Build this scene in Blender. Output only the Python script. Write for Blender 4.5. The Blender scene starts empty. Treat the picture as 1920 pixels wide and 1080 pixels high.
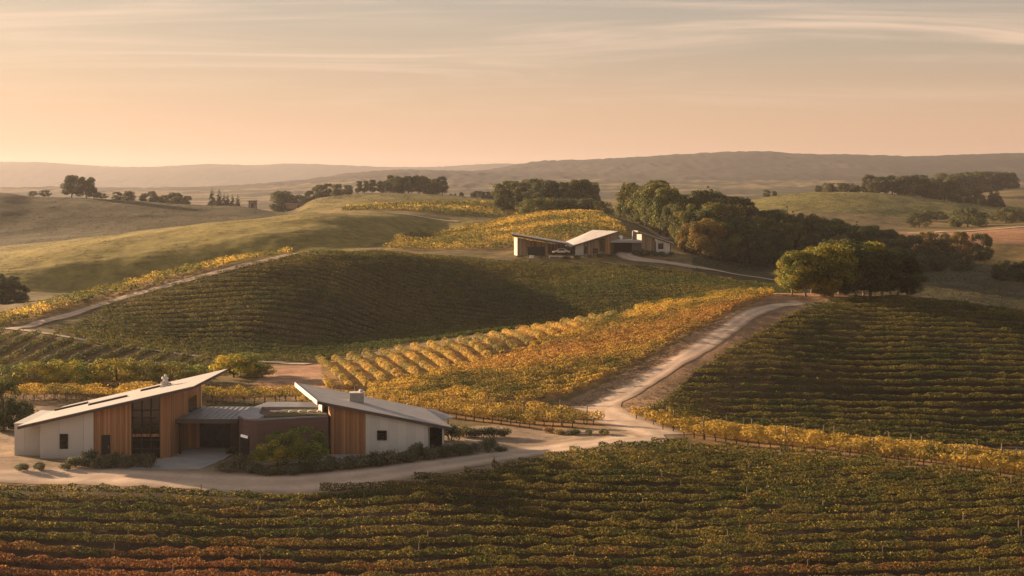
import bpy, math, random
import numpy as np
from mathutils import Vector

SC = bpy.context.scene
COL = SC.collection
RNG = np.random.default_rng(7)
random.seed(7)

# ------------------------------------------------------------------ camera
CAM_Z, F, HOR = 27.0, 2667.0, 345.0          # height of the viewpoint, focal length in photo pixels, horizon line
cam_data = bpy.data.cameras.new('camera')
cam = bpy.data.objects.new('camera', cam_data); COL.objects.link(cam)
cam.location = (0, 0, CAM_Z); cam.rotation_euler = (math.radians(90), 0, 0)
cam_data.sensor_width = 36.0; cam_data.lens = 36.0 * F / 1920.0
cam_data.shift_y = -(540.0 - HOR) / 1920.0
cam_data.clip_start = 1.0; cam_data.clip_end = 30000
SC.camera = cam

# ------------------------------------------------------------------ sky, sun, exposure
SUN_EL, SUN_BEYOND = math.radians(11.0), math.radians(33.0)   # sun low at the left, a little beyond the scene
world = bpy.data.worlds.new('World'); SC.world = world; world.use_nodes = True
def build_world():
    nt = world.node_tree; nt.nodes.clear(); N = nt.nodes.new; L = nt.links.new
    out = N('ShaderNodeOutputWorld'); bg = N('ShaderNodeBackground'); L(bg.outputs[0], out.inputs[0])
    sky = N('ShaderNodeTexSky'); sky.sky_type = 'NISHITA'; sky.sun_disc = False
    sky.sun_elevation = SUN_EL; sky.sun_rotation = -(math.pi / 2 - SUN_BEYOND)
    sky.air_density = 1.2; sky.dust_density = 6.0; sky.ozone_density = 0.6
    tc = N('ShaderNodeTexCoord'); sep = N('ShaderNodeSeparateXYZ'); L(tc.outputs['Generated'], sep.inputs[0])
    ramp = N('ShaderNodeValToRGB'); L(sep.outputs[2], ramp.inputs[0])
    e = ramp.color_ramp.elements
    e[0].position = 0.0; e[0].color = (2.44, 1.32, 0.799, 1)
    e[1].position = 1.0; e[1].color = (0.395, 0.47, 0.602, 1)
    for p, c in ((0.016, (2.54, 1.41, 0.855)), (0.035, (2.44, 1.48, 0.912)), (0.065, (2.02, 1.41, 0.959)), (0.09, (1.6, 1.28, 0.978)), (0.125, (1.3, 1.17, 1.02)), (0.25, (0.893, 0.893, 0.874)), (0.5, (0.564, 0.62, 0.705))):
        n = e.new(p); n.color = (*c, 1)
    # brighter towards the sun's side
    az = N('ShaderNodeMapRange'); L(sep.outputs[0], az.inputs[0])
    az.inputs[1].default_value = -0.45; az.inputs[2].default_value = 0.45; az.inputs[3].default_value = 1.03; az.inputs[4].default_value = 0.90
    m1 = N('ShaderNodeMixRGB'); m1.blend_type = 'MULTIPLY'; m1.inputs[0].default_value = 1; L(ramp.outputs[0], m1.inputs[1]); L(az.outputs[0], m1.inputs[2])
    m2 = N('ShaderNodeMixRGB'); m2.inputs[0].default_value = 0.90; L(sky.outputs[0], m2.inputs[1]); L(m1.outputs[0], m2.inputs[2])
    # thin cirrus: noise on a cloud plane, strongly stretched
    dv = N('ShaderNodeMath'); dv.operation = 'ADD'; L(sep.outputs[2], dv.inputs[0]); dv.inputs[1].default_value = 0.06
    dx = N('ShaderNodeMath'); dx.operation = 'DIVIDE'; L(sep.outputs[0], dx.inputs[0]); L(dv.outputs[0], dx.inputs[1])
    dy = N('ShaderNodeMath'); dy.operation = 'DIVIDE'; L(sep.outputs[1], dy.inputs[0]); L(dv.outputs[0], dy.inputs[1])
    cb = N('ShaderNodeCombineXYZ'); L(dx.outputs[0], cb.inputs[0]); L(dy.outputs[0], cb.inputs[1])
    mp = N('ShaderNodeMapping'); mp.inputs['Rotation'].default_value = (0, 0, math.radians(40)); mp.inputs['Scale'].default_value = (0.34, 0.95, 1); L(cb.outputs[0], mp.inputs[0])
    ns = N('ShaderNodeTexNoise'); ns.inputs['Scale'].default_value = 1.0; ns.inputs['Detail'].default_value = 7; ns.inputs['Roughness'].default_value = 0.58; ns.inputs['Distortion'].default_value = 1.1
    L(mp.outputs[0], ns.inputs[0])
    cr = N('ShaderNodeMapRange'); cr.interpolation_type = 'SMOOTHSTEP'; L(ns.outputs[0], cr.inputs[0])
    cr.inputs[1].default_value = 0.42; cr.inputs[2].default_value = 0.74; cr.inputs[3].default_value = 0.0; cr.inputs[4].default_value = 0.75
    hf = N('ShaderNodeMapRange'); hf.interpolation_type = 'SMOOTHSTEP'; L(sep.outputs[2], hf.inputs[0])
    hf.inputs[1].default_value = 0.035; hf.inputs[2].default_value = 0.10
    cm = N('ShaderNodeMath'); cm.operation = 'MULTIPLY'; L(cr.outputs[0], cm.inputs[0]); L(hf.outputs[0], cm.inputs[1])
    m3 = N('ShaderNodeMixRGB'); L(cm.outputs[0], m3.inputs[0]); L(m2.outputs[0], m3.inputs[1]); m3.inputs[2].default_value = (3.1, 2.2, 1.55, 1)
    L(m3.outputs[0], bg.inputs[0]); bg.inputs[1].default_value = 0.1
build_world()
sd = bpy.data.lights.new('sun', 'SUN'); sun = bpy.data.objects.new('sun', sd); COL.objects.link(sun)
sd.energy = 5.0; sd.angle = math.radians(0.6); sd.color = (1.0, 0.68, 0.42)
to_sun = Vector((-math.cos(SUN_EL) * math.cos(SUN_BEYOND), math.cos(SUN_EL) * math.sin(SUN_BEYOND), math.sin(SUN_EL)))
sun.rotation_euler = to_sun.to_track_quat('Z', 'Y').to_euler(); sun.location = (-200, 200, 150)
vs = SC.view_settings; vs.view_transform = 'Standard'; vs.look = 'None'; vs.exposure = 1.75; vs.gamma = 1.0
SC.render.engine = 'CYCLES'; SC.cycles.use_denoising = True
SC.cycles.max_bounces = 8; SC.cycles.diffuse_bounces = 3; SC.cycles.transmission_bounces = 4; SC.cycles.volume_bounces = 1

# ------------------------------------------------------------------ helpers
def tag(o, label=None, cat=None, group=None, kind=None):
    if label: o['label'] = label
    if cat: o['category'] = cat
    if group: o['group'] = group
    if kind: o['kind'] = kind
    return o
def empty(name, loc, rz=0):
    o = bpy.data.objects.new(name, None); COL.objects.link(o); o.location = loc; o.rotation_euler = (0, 0, rz); o.empty_display_size = 0.3
    return o
def link(name, me, parent=None, loc=None):
    o = bpy.data.objects.new(name, me); COL.objects.link(o)
    if parent is not None: o.parent = parent
    if loc is not None: o.location = loc
    return o
def arr_mesh(name, co, faces, mat, tint=None, smooth=False):
    """co (N,3), faces (M,4) or (M,3), tint (M,3) per face colour"""
    co = np.asarray(co, dtype=np.float32); faces = np.asarray(faces, dtype=np.int32)
    me = bpy.data.meshes.new(name); n, k = faces.shape
    me.vertices.add(len(co)); me.vertices.foreach_set('co', co.ravel())
    me.loops.add(n * k); me.loops.foreach_set('vertex_index', faces.ravel())
    me.polygons.add(n); me.polygons.foreach_set('loop_start', np.arange(0, n * k, k, dtype=np.int32))
    me.polygons.foreach_set('use_smooth', np.full(n, bool(smooth)))
    if mat: me.materials.append(mat)
    if tint is not None:
        a = me.attributes.new('tint', 'FLOAT_COLOR', 'FACE')
        a.data.foreach_set('color', np.concatenate([tint, np.ones((n, 1))], 1).astype(np.float32).ravel())
    me.update(calc_edges=True)
    return me
class MB:
    """collects boxes, prisms and tubes into one mesh"""
    def __init__(s): s.v = []; s.f = []
    def poly(s, pts, faces):
        b = len(s.v); s.v += [tuple(p) for p in pts]; s.f += [tuple(b + i for i in f) for f in faces]; return s
    def box(s, a, b):
        (x0, y0, z0), (x1, y1, z1) = a, b
        return s.poly([(x0,y0,z0),(x1,y0,z0),(x1,y1,z0),(x0,y1,z0),(x0,y0,z1),(x1,y0,z1),(x1,y1,z1),(x0,y1,z1)],
                      [(0,3,2,1),(4,5,6,7),(0,1,5,4),(1,2,6,5),(2,3,7,6),(3,0,4,7)])
    def prism(s, base, top):
        n = len(base)
        return s.poly(list(base) + list(top), [tuple(range(n))[::-1], tuple(range(n, 2 * n))] + [(i, (i + 1) % n, n + (i + 1) % n, n + i) for i in range(n)])
    def wall(s, p, q, z0, za, zb, th):
        """upright wall from plan point p to q, top height za at p, zb at q; thickness th to the back (left of p->q)"""
        d = Vector((q[0] - p[0], q[1] - p[1])); n = Vector((-d.y, d.x)).normalized() * th
        pts = [(p[0],p[1]), (q[0],q[1]), (q[0]+n.x,q[1]+n.y), (p[0]+n.x,p[1]+n.y)]; zt = (za, zb, zb, za)
        return s.prism([(x, y, z0) for x, y in pts], [(x, y, z) for (x, y), z in zip(pts, zt)])
    def slab(s, pts, th):
        return s.prism([(x, y, z - th) for x, y, z in pts], pts)
    def tube(s, path, radii, n=7, cap=True):
        b = len(s.v); P = [Vector(p) for p in path]
        for i, p in enumerate(P):
            d = (P[min(i + 1, len(P) - 1)] - P[max(i - 1, 0)]).normalized()
            a = d.orthogonal().normalized(); c = d.cross(a)
            for k in range(n):
                t = 2 * math.pi * k / n; q = p + (a * math.cos(t) + c * math.sin(t)) * radii[i]; s.v.append(tuple(q))
        for i in range(len(P) - 1):
            for k in range(n): s.f.append((b + i*n + k, b + i*n + (k+1) % n, b + (i+1)*n + (k+1) % n, b + (i+1)*n + k))
        if cap:
            s.f.append(tuple(b + k for k in range(n))[::-1]); s.f.append(tuple(b + (len(P)-1)*n + k for k in range(n)))
        return s
    def mesh(s, name, mat, smooth=False, origin=(0, 0, 0)):
        me = bpy.data.meshes.new(name)
        me.from_pydata([(x - origin[0], y - origin[1], z - origin[2]) for x, y, z in s.v], [], s.f)
        me.materials.append(mat)
        if smooth: me.polygons.foreach_set('use_smooth', [True] * len(me.polygons))
        me.update(); return me
    def build(s, name, mat, parent=None, smooth=False, bevel=0.0):
        o0 = (0, 0, 0); p = parent
        while p is not None:
            o0 = tuple(a + b for a, b in zip(o0, p.location)); p = p.parent
        o = link(name, s.mesh(name, mat, smooth, o0), parent)
        if bevel:
            m = o.modifiers.new('bevel', 'BEVEL'); m.width = bevel; m.segments = 2; m.limit_method = 'ANGLE'
        return o
ORD = ('first second third fourth fifth sixth seventh eighth ninth tenth eleventh twelfth thirteenth fourteenth fifteenth sixteenth seventeenth '
       'eighteenth nineteenth twentieth twenty-first twenty-second twenty-third twenty-fourth twenty-fifth twenty-sixth twenty-seventh twenty-eighth '
       'twenty-ninth thirtieth thirty-first thirty-second thirty-third thirty-fourth thirty-fifth thirty-sixth thirty-seventh thirty-eighth thirty-ninth fortieth').split()

def vnoise(x, y, seed=0):
    """smooth value noise in 0..1"""
    x = np.asarray(x, float); y = np.asarray(y, float)
    xi = np.floor(x).astype(np.int64); yi = np.floor(y).astype(np.int64); fx = x - xi; fy = y - yi
    fx = fx * fx * (3 - 2 * fx); fy = fy * fy * (3 - 2 * fy)
    def h(a, b):
        n = (a * 374761393 + b * 668265263 + seed * 974634777) & 0xffffffff
        n = ((n ^ (n >> 13)) * 1274126177) & 0xffffffff
        return ((n ^ (n >> 16)) & 0xffff) / 65535.0
    return (h(xi, yi) * (1 - fx) + h(xi + 1, yi) * fx) * (1 - fy) + (h(xi, yi + 1) * (1 - fx) + h(xi + 1, yi + 1) * fx) * fy
def fbm(x, y, seed=0, o=4):
    r = 0; a = 0.5
    for i in range(o): r = r + a * vnoise(x * 2 ** i, y * 2 ** i, seed + i); a *= 0.5
    return r / (1 - 0.5 ** o)

# ------------------------------------------------------------------ materials
def node_mat(name):
    m = bpy.data.materials.new(name); m.use_nodes = True; nt = m.node_tree
    return m, nt, nt.nodes['Principled BSDF'], nt.nodes.new, nt.links.new
def noise_node(N, L, vec, scale, detail=5, rough=0.6):
    n = N('ShaderNodeTexNoise'); n.inputs['Scale'].default_value = scale; n.inputs['Detail'].default_value = detail; n.inputs['Roughness'].default_value = rough
    if vec is not None: L(vec, n.inputs['Vector'])
    return n
def ramp2(N, L, fac, c0, c1, p0=0.3, p1=0.7):
    r = N('ShaderNodeValToRGB'); L(fac, r.inputs[0]); e = r.color_ramp.elements
    e[0].position = p0; e[0].color = (*c0, 1); e[1].position = p1; e[1].color = (*c1, 1); return r
def mottled(name, c0, c1, scale=0.6, rough=0.85, bump=0.0, bscale=8.0, spec=0.3, stretch=None):
    m, nt, b, N, L = node_mat(name)
    tc = N('ShaderNodeTexCoord'); vec = tc.outputs['Object']
    if stretch:
        mp = N('ShaderNodeMapping'); mp.inputs['Scale'].default_value = stretch; L(vec, mp.inputs[0]); vec = mp.outputs[0]
    n = noise_node(N, L, vec, scale); r = ramp2(N, L, n.outputs[0], c0, c1); L(r.outputs[0], b.inputs['Base Color'])
    b.inputs['Roughness'].default_value = rough; b.inputs['Specular IOR Level'].default_value = spec
    if bump:
        n2 = noise_node(N, L, vec, bscale); bp = N('ShaderNodeBump'); bp.inputs['Strength'].default_value = bump; bp.inputs['Distance'].default_value = 0.05
        L(n2.outputs[0], bp.inputs['Height']); L(bp.outputs[0], b.inputs['Normal'])
    return m
def foliage_mat(name, transl=0.35):
    m, nt, b, N, L = node_mat(name)
    at = N('ShaderNodeAttribute'); at.attribute_name = 'tint'; oi = N('ShaderNodeObjectInfo')
    mx = N('ShaderNodeMixRGB'); mx.blend_type = 'MULTIPLY'; mx.inputs[0].default_value = 1
    L(at.outputs['Color'], mx.inputs[1]); L(oi.outputs['Color'], mx.inputs[2])
    b.inputs['Roughness'].default_value = 0.7; b.inputs['Specular IOR Level'].default_value = 0.2; L(mx.outputs[0], b.inputs['Base Color'])
    t = N('ShaderNodeBsdfTranslucent'); L(mx.outputs[0], t.inputs[0])
    s = N('ShaderNodeMixShader'); s.inputs[0].default_value = transl; L(b.outputs[0], s.inputs[1]); L(t.outputs[0], s.inputs[2])
    L(s.outputs[0], nt.nodes['Material Output'].inputs[0]); return m
def plank_mat(name, c0, c1, width=0.16, axis='X', rough=0.7):
    """vertical boards: a tone of its own per board, grain, dark joints"""
    m, nt, b, N, L = node_mat(name)
    tc = N('ShaderNodeTexCoord'); sp = N('ShaderNodeSeparateXYZ'); L(tc.outputs['Object'], sp.inputs[0])
    ad = N('ShaderNodeMath'); ad.operation = 'ADD'; L(sp.outputs[0], ad.inputs[0]); L(sp.outputs[1], ad.inputs[1])
    dv = N('ShaderNodeMath'); dv.operation = 'DIVIDE'; L(ad.outputs[0] if axis == 'XY' else sp.outputs['XYZ'.index(axis)], dv.inputs[0]); dv.inputs[1].default_value = width
    fl = N('ShaderNodeMath'); fl.operation = 'FLOOR'; L(dv.outputs[0], fl.inputs[0])
    fr = N('ShaderNodeMath'); fr.operation = 'FRACT'; L(dv.outputs[0], fr.inputs[0])
    wn = N('ShaderNodeTexWhiteNoise'); wn.noise_dimensions = '1D'; L(fl.outputs[0], wn.inputs['W'])
    mp = N('ShaderNodeMapping'); mp.inputs['Scale'].default_value = (9, 9, 0.7); L(tc.outputs['Object'], mp.inputs[0])
    gr = noise_node(N, L, mp.outputs[0], 1.0, 6, 0.65)
    av = N('ShaderNodeMath'); av.operation = 'ADD'; L(wn.outputs[0], av.inputs[0]); L(gr.outputs[0], av.inputs[1])
    hv = N('ShaderNodeMath'); hv.operation = 'MULTIPLY'; L(av.outputs[0], hv.inputs[0]); hv.inputs[1].default_value = 0.5
    r = ramp2(N, L, hv.outputs[0], c0, c1, 0.2, 0.8)
    jt = N('ShaderNodeMath'); jt.operation = 'LESS_THAN'; L(fr.outputs[0], jt.inputs[0]); jt.inputs[1].default_value = 0.07
    mx = N('ShaderNodeMixRGB'); L(jt.outputs[0], mx.inputs[0]); L(r.outputs[0], mx.inputs[1]); mx.inputs[2].default_value = (c0[0]*0.35, c0[1]*0.35, c0[2]*0.35, 1)
    L(mx.outputs[0], b.inputs['Base Color']); b.inputs['Roughness'].default_value = rough; b.inputs['Specular IOR Level'].default_value = 0.25
    return m
def ground_mat(name='ground', k=1.0):
    m, nt, b, N, L = node_mat(name)
    at = N('ShaderNodeAttribute'); at.attribute_name = 'zone'; tc = N('ShaderNodeTexCoord'); vec = tc.outputs['Object']
    n1 = noise_node(N, L, vec, 0.35, 8, 0.65); n2 = noise_node(N, L, vec, 0.03, 5, 0.55); n3 = noise_node(N, L, vec, 3.0, 4, 0.7)
    r1 = ramp2(N, L, n1.outputs[0], tuple(1 + k * (c - 1) for c in (0.62, 0.62, 0.62)), tuple(1 + k * (c - 1) for c in (1.38, 1.34, 1.28)), 0.32, 0.68)
    r2 = ramp2(N, L, n2.outputs[0], (0.82, 0.86, 0.84), (1.18, 1.12, 1.06), 0.3, 0.7)
    r3 = ramp2(N, L, n3.outputs[0], tuple(1 + k * (c - 1) for c in (0.75, 0.75, 0.75)), tuple(1 + k * (c - 1) for c in (1.25, 1.25, 1.25)), 0.3, 0.7)
    x = at.outputs['Color']
    for r in (r1, r2, r3):
        mx = N('ShaderNodeMixRGB'); mx.blend_type = 'MULTIPLY'; mx.inputs[0].default_value = 1; L(x, mx.inputs[1]); L(r.outputs[0], mx.inputs[2]); x = mx.outputs[0]
    L(x, b.inputs['Base Color']); b.inputs['Roughness'].default_value = 0.95; b.inputs['Specular IOR Level'].default_value = 0.1
    bp = N('ShaderNodeBump'); bp.inputs['Strength'].default_value = 0.5; bp.inputs['Distance'].default_value = 0.12; L(n1.outputs[0], bp.inputs['Height']); L(bp.outputs[0], b.inputs['Normal'])
    return m
M = {}
M['ground'] = ground_mat(); M['road'] = ground_mat('road', 0.4)
M['gravel'] = mottled('gravel', (0.36, 0.27, 0.205), (0.48, 0.375, 0.295), 0.5, 0.95, 0.4, 6.0, 0.1)
M['concrete_paving'] = mottled('concrete_paving', (0.30, 0.29, 0.27), (0.38, 0.37, 0.345), 0.7, 0.9, 0.1, 6)
M['concrete'] = mottled('concrete', (0.44, 0.42, 0.385), (0.56, 0.54, 0.50), 1.4, 0.9, 0.15, 9.0, 0.2, (1, 1, 0.45))
def wall_mat(name, c0, c1, width):
    m = plank_mat(name, c0, c1, width, 'XY', 0.9); nt = m.node_tree; N, L = nt.nodes.new, nt.links.new; b = nt.nodes['Principled BSDF']; src = b.inputs['Base Color'].links[0].from_socket
    tc = N('ShaderNodeTexCoord'); sp = N('ShaderNodeSeparateXYZ'); L(tc.outputs['Object'], sp.inputs[0]); n = noise_node(N, L, tc.outputs['Object'], 1.6, 6, 0.7)
    ad = N('ShaderNodeMath'); ad.operation = 'MULTIPLY_ADD'; L(n.outputs[0], ad.inputs[0]); ad.inputs[1].default_value = -1.3; L(sp.outputs[2], ad.inputs[2])
    mr = N('ShaderNodeMapRange'); L(ad.outputs[0], mr.inputs[0]); mr.inputs[1].default_value = -0.8; mr.inputs[2].default_value = 0.3; mr.inputs[3].default_value = 0.7; mr.inputs[4].default_value = 0.0
    mx = N('ShaderNodeMixRGB'); L(mr.outputs[0], mx.inputs[0]); L(src, mx.inputs[1]); mx.inputs[2].default_value = (c0[0]*0.62, c0[1]*0.56, c0[2]*0.48, 1); L(mx.outputs[0], b.inputs['Base Color'])
    for nd in nt.nodes:
        if nd.type == 'MATH' and nd.operation == 'LESS_THAN': nd.inputs[1].default_value = 0.02
        if nd.type == 'MIX_RGB' and not nd.inputs[2].is_linked and nd is not mx: nd.inputs[2].default_value = (c0[0]*0.8, c0[1]*0.8, c0[2]*0.8, 1)
    return m
M['concrete'] = wall_mat('board_concrete', (0.54, 0.525, 0.49), (0.66, 0.645, 0.605), 0.9)
M['render'] = wall_mat('render', (0.49, 0.475, 0.44), (0.60, 0.58, 0.54), 2.4)
M['old_render'] = mottled('render', (0.42, 0.40, 0.365), (0.50, 0.48, 0.44), 0.8, 0.9, 0.12, 12)
M['timber'] = plank_mat('timber', (0.22, 0.105, 0.048), (0.50, 0.27, 0.135), 0.19, 'XY')
M['weathered'] = plank_mat('weathered_timber', (0.15, 0.10, 0.065), (0.42, 0.30, 0.19), 0.3, 'XY')
M['roof'] = mottled('roof_membrane', (0.36, 0.335, 0.32), (0.46, 0.43, 0.41), 0.9, 0.75, 0.1, 10)
M['zinc'] = mottled('zinc', (0.20, 0.20, 0.215), (0.30, 0.30, 0.315), 1.2, 0.5, 0.1, 6)
M['fascia'] = mottled('fascia', (0.075, 0.062, 0.055), (0.11, 0.092, 0.08), 1.0, 0.7)
M['sunlit_trim'] = mottled('sunlit_trim', (0.62, 0.55, 0.47), (0.72, 0.65, 0.56), 1.0, 0.7)  # paler colour puts sunlight on the sun-facing ends and verge
M['brown_wall'] = mottled('brown_wall', (0.135, 0.085, 0.068), (0.175, 0.115, 0.095), 1.2, 0.9, 0.2, 5.0, 0.2, (0.3, 0.3, 6))
M['dark_metal'] = mottled('dark_metal', (0.018, 0.017, 0.016), (0.03, 0.028, 0.026), 2, 0.5)
M['green_roof'] = mottled('green_roof', (0.045, 0.05, 0.018), (0.13, 0.115, 0.045), 3.0, 0.95, 0.5, 12)
M['stone'] = mottled('stone', (0.22, 0.205, 0.185), (0.44, 0.41, 0.37), 3.0, 0.9, 0.7, 5.0)
M['pale_stone'] = mottled('pale_stone', (0.45, 0.41, 0.37), (0.72, 0.67, 0.61), 4.0, 0.85, 0.5, 8.0)
M['white'] = mottled('white_paint', (0.68, 0.66, 0.63), (0.78, 0.76, 0.72), 1.5, 0.5)
M['bark'] = mottled('bark', (0.055, 0.04, 0.028), (0.15, 0.115, 0.08), 3.0, 0.95, 0.5, 10, 0.1, (1, 1, 0.3))
M['pale_bark'] = mottled('pale_bark', (0.2, 0.15, 0.1), (0.38, 0.3, 0.21), 3.0, 0.95, 0.4, 10, 0.1, (1, 1, 0.3))
M['post'] = mottled('post_wood', (0.12, 0.09, 0.06), (0.25, 0.195, 0.14), 4.0, 0.9)
M['leaf'] = foliage_mat('vine_leaf', 0.42)
M['tree_leaf'] = foliage_mat('tree_leaf', 0.25)
def glass_mat():
    m, nt, b, N, L = node_mat('glass'); b.inputs['Base Color'].default_value = (0.012, 0.012, 0.011, 1); b.inputs['Roughness'].default_value = 0.08
    b.inputs['Specular IOR Level'].default_value = 0.6; return m
M['glass'] = glass_mat()
def lintel_glow_mat():
    m, nt, b, N, L = node_mat('lintel_glow'); b.inputs['Base Color'].default_value = (0.8, 0.78, 0.74, 1); b.inputs['Emission Color'].default_value = (1, 0.92, 0.8, 1); b.inputs['Emission Strength'].default_value = 0.07; return m  # pale unlit lintel; a faint glow is added to brighten it
M['lintel_glow'] = lintel_glow_mat()

# ------------------------------------------------------------------ terrain: profile lines lofted across the valley
# every line: (bearing u, distance Y, 'v' picture row of the bare ground there or 'z' height)
def V(u, Y, v): return (u, Y, CAM_Z - (v - HOR) / F * Y)
def Z(u, Y, z): return (u, Y, z)
LINES = [
 [Z(-700,40,-14), Z(960,40,-14), Z(2700,40,-14)],
 [V(-700,108,1080), V(960,108,1080), V(2700,108,1080)],
 [V(-700,127,915), V(0,128,913), V(400,127.5,920), V(560,127,924), V(700,128.5,912), V(850,131,892), V(1000,137,866), V(1100,142,846), V(1200,150,815), V(1400,149,824), V(1600,143,845), V(1800,139,866), V(1920,136,882), V(2200,133,905), V(2700,130,930)],
 [Z(-700,135,0), Z(0,134.5,0), Z(700,136,0), Z(850,139,0), Z(1000,144,0.05), Z(1100,149,0.25), V(1200,157.5,793), Z(1400,157,-0.8), Z(1600,153,-1.4), Z(1800,150,-1.8), Z(1920,148,-2.2), Z(2700,144,-3)],
 [Z(-700,166,0), Z(600,166,0), Z(900,166,0.1), V(1100,167,772), V(1200,168,763), Z(1400,163,-0.9), Z(1600,161,-1.5), Z(1800,159,-2.0), Z(1920,158,-2.2), Z(2700,155,-3)],
 [Z(-700,192,1.2), V(0,192,712), V(400,192,716), V(600,190,717), V(800,190,704), V(1000,190,690), V(1200,190,672), V(1300,190,660), V(1400,188,672), V(1600,186,690), V(1800,184,702), V(1920,182,712), V(2700,176,760)],
 [Z(-700,222,4.0), V(0,226,622), V(100,224,630), V(200,222,648), V(300,221,660), V(400,220,670), V(500,218,678), V(600,216,681), V(700,215,668), V(800,214,653), V(900,215,637), V(1000,217,621), V(1100,219,603), V(1200,221,584), V(1300,223,566), V(1400,224,553), V(1500,226,551), V(1600,227,554), V(1700,226,556), V(1800,223,566), V(1920,219,585), V(2100,214,620), V(2700,205,700)],
 [Z(-700,236,3.2), Z(0,236,3.3), Z(200,230,1.9), Z(400,228,0.6), Z(600,232,0.4), Z(800,250,0.4), Z(1000,262,0.9), Z(1200,260,2.2), Z(1400,266,3.2), Z(1600,270,2.6), Z(1800,268,2.2), Z(1920,262,1.0), Z(2700,250,-2)],
 [Z(-700,243,3.4), Z(0,243,3.5), V(200,249,592), V(400,250,576), V(600,256,556), V(800,277,560), V(1000,284,556), V(1200,290,543), V(1400,285,551), Z(1600,285,3.3), Z(1800,290,3.0), Z(1920,285,1.6), Z(2700,275,-1)],
 [Z(-700,246,3.2), V(0,249,599), V(100,258,573), V(200,267,547), V(300,272,523), V(400,276,501), V(500,281,483), V(600,290,475), V(700,303,475), V(800,316,482), V(900,322,488), V(1000,325,492), V(1100,327,493), V(1200,327,493), V(1250,326,496), V(1300,323,506), V(1400,310,530), V(1470,305,539), V(1600,308,545), V(1700,315,536), V(1800,320,535), V(1920,315,550), V(2700,305,620)],
 [Z(-700,320,1.2), V(0,325,552), V(200,332,549), Z(400,332,4.0), Z(600,338,8.8), V(750,345,471), V(850,343,471), V(960,336,480), V(1100,333,480), V(1200,333,478), V(1270,334,479), V(1340,335,495), V(1400,338,508), V(1500,340,510), Z(1600,345,5.0), V(1720,355,512), V(1800,360,508), V(1920,360,512), V(2700,350,560)],
 [Z(-700,345,1.6), V(0,345,509), V(200,354,484), V(400,362,452), V(600,376,427), V(700,398,427), V(760,412,440), V(800,420,447), V(900,425,426), V(1000,430,406), V(1080,430,401), V(1150,428,407), V(1200,425,424), V(1260,420,438), Z(1400,415,8.4), Z(1600,415,6.2), V(1720,420,488), V(1800,430,482), V(1920,430,492), V(2700,420,530)],
 [Z(-700,368,2.0), V(-200,368,507), V(0,372,484), V(100,378,465), V(200,384,448), V(300,391,432), V(400,398,419), V(500,407,409), V(580,417,402), V(700,445,402), V(860,478,414), Z(1000,490,14.5), Z(1200,490,14), Z(1400,480,9.5), Z(1600,480,7.5), V(1720,490,448), V(1800,500,442), V(1920,505,436), V(2700,500,430)],
 [Z(-700,520,6), Z(0,520,7), Z(200,520,9), Z(400,530,11), V(600,545,403), V(650,550,393), V(750,556,386), V(850,560,383), V(950,560,386), V(1010,560,392), Z(1200,560,14), Z(1400,560,11), Z(1600,560,9.5), V(1720,565,433), V(1800,570,430), V(1920,575,423), V(2700,580,400)],
 [V(-700,640,356), V(0,645,361), V(60,645,368), V(200,650,374), V(350,650,384), V(450,655,388), V(540,660,401), V(590,700,373), V(650,715,366), V(720,720,362), V(800,722,364), V(930,722,374), V(1050,722,386), V(1200,730,375), V(1400,770,374), V(1450,780,368), V(1540,795,360), V(1620,800,361), V(1700,800,367), V(1780,790,378), V(1880,780,392), V(1960,770,400), V(2700,760,410)],
 [Z(-700,950,3), Z(0,950,3), Z(600,1000,5), Z(1000,1000,5), Z(1400,1000,6), V(1780,1050,375), V(1850,1060,360), V(1920,1060,352), V(2700,1060,330)],
 [Z(-700,1700,5), Z(0,1700,6), Z(500,1700,8), Z(800,1700,11), Z(1000,1700,13), Z(1400,1700,14), Z(1800,1700,16), Z(2700,1700,20)],
 [V(-700,2600,352), V(0,2600,352), V(250,2600,353), V(400,2700,350), V(500,2800,344), V(593,2900,335), V(660,3000,325), V(700,3000,323), V(750,3000,320), V(850,3000,321), V(930,3000,323), V(1000,3000,320), V(1200,3000,318), V(1400,3000,318), V(1920,3000,322), V(2700,3000,325)],
 [Z(-700,3600,5), Z(0,3600,8), Z(500,3600,12), V(800,3700,325), V(900,3700,322), V(960,3700,312), V(1000,3700,304), V(1080,3700,301), V(1180,3700,296), V(1280,3700,291), V(1340,3700,287), V(1400,3700,284), V(1450,3700,285), V(1500,3700,288), V(1600,3700,290), V(1700,3700,293), V(1800,3700,291), V(1920,3700,287), V(2300,3700,292), V(2700,3700,290)],
 [Z(-700,4600,8), Z(500,4600,8), Z(960,4600,15), Z(1400,4600,40), Z(2700,4600,40)],
 [V(-700,6200,300), V(-200,6200,306), V(0,6200,304), V(60,6200,304), V(130,6200,308), V(230,6200,313), V(300,6200,312), V(400,6200,308), V(480,6200,310), V(550,6200,307), V(650,6200,310), V(740,6200,314), V(800,6200,314), V(860,6200,311), V(930,6200,307), V(1000,6200,308), V(1200,6200,312), V(2700,6200,315)],
 [Z(-700,9000,40), Z(2700,9000,40)],
]
def pchip_slopes(x, y):
    """x,y (..., n) along the last axis"""
    h = np.diff(x, axis=-1); d = np.diff(y, axis=-1) / h; m = np.zeros_like(y)
    w1 = 2 * h[..., 1:] + h[..., :-1]; w2 = h[..., 1:] + 2 * h[..., :-1]
    a, b = d[..., :-1], d[..., 1:]; same = a * b > 0
    with np.errstate(divide='ignore', invalid='ignore'):
        hm = (w1 + w2) / (w1 / np.where(same, a, 1) + w2 / np.where(same, b, 1))
    m[..., 1:-1] = np.where(same, hm, 0); m[..., 0] = d[..., 0]; m[..., -1] = d[..., -1]
    return m
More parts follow.
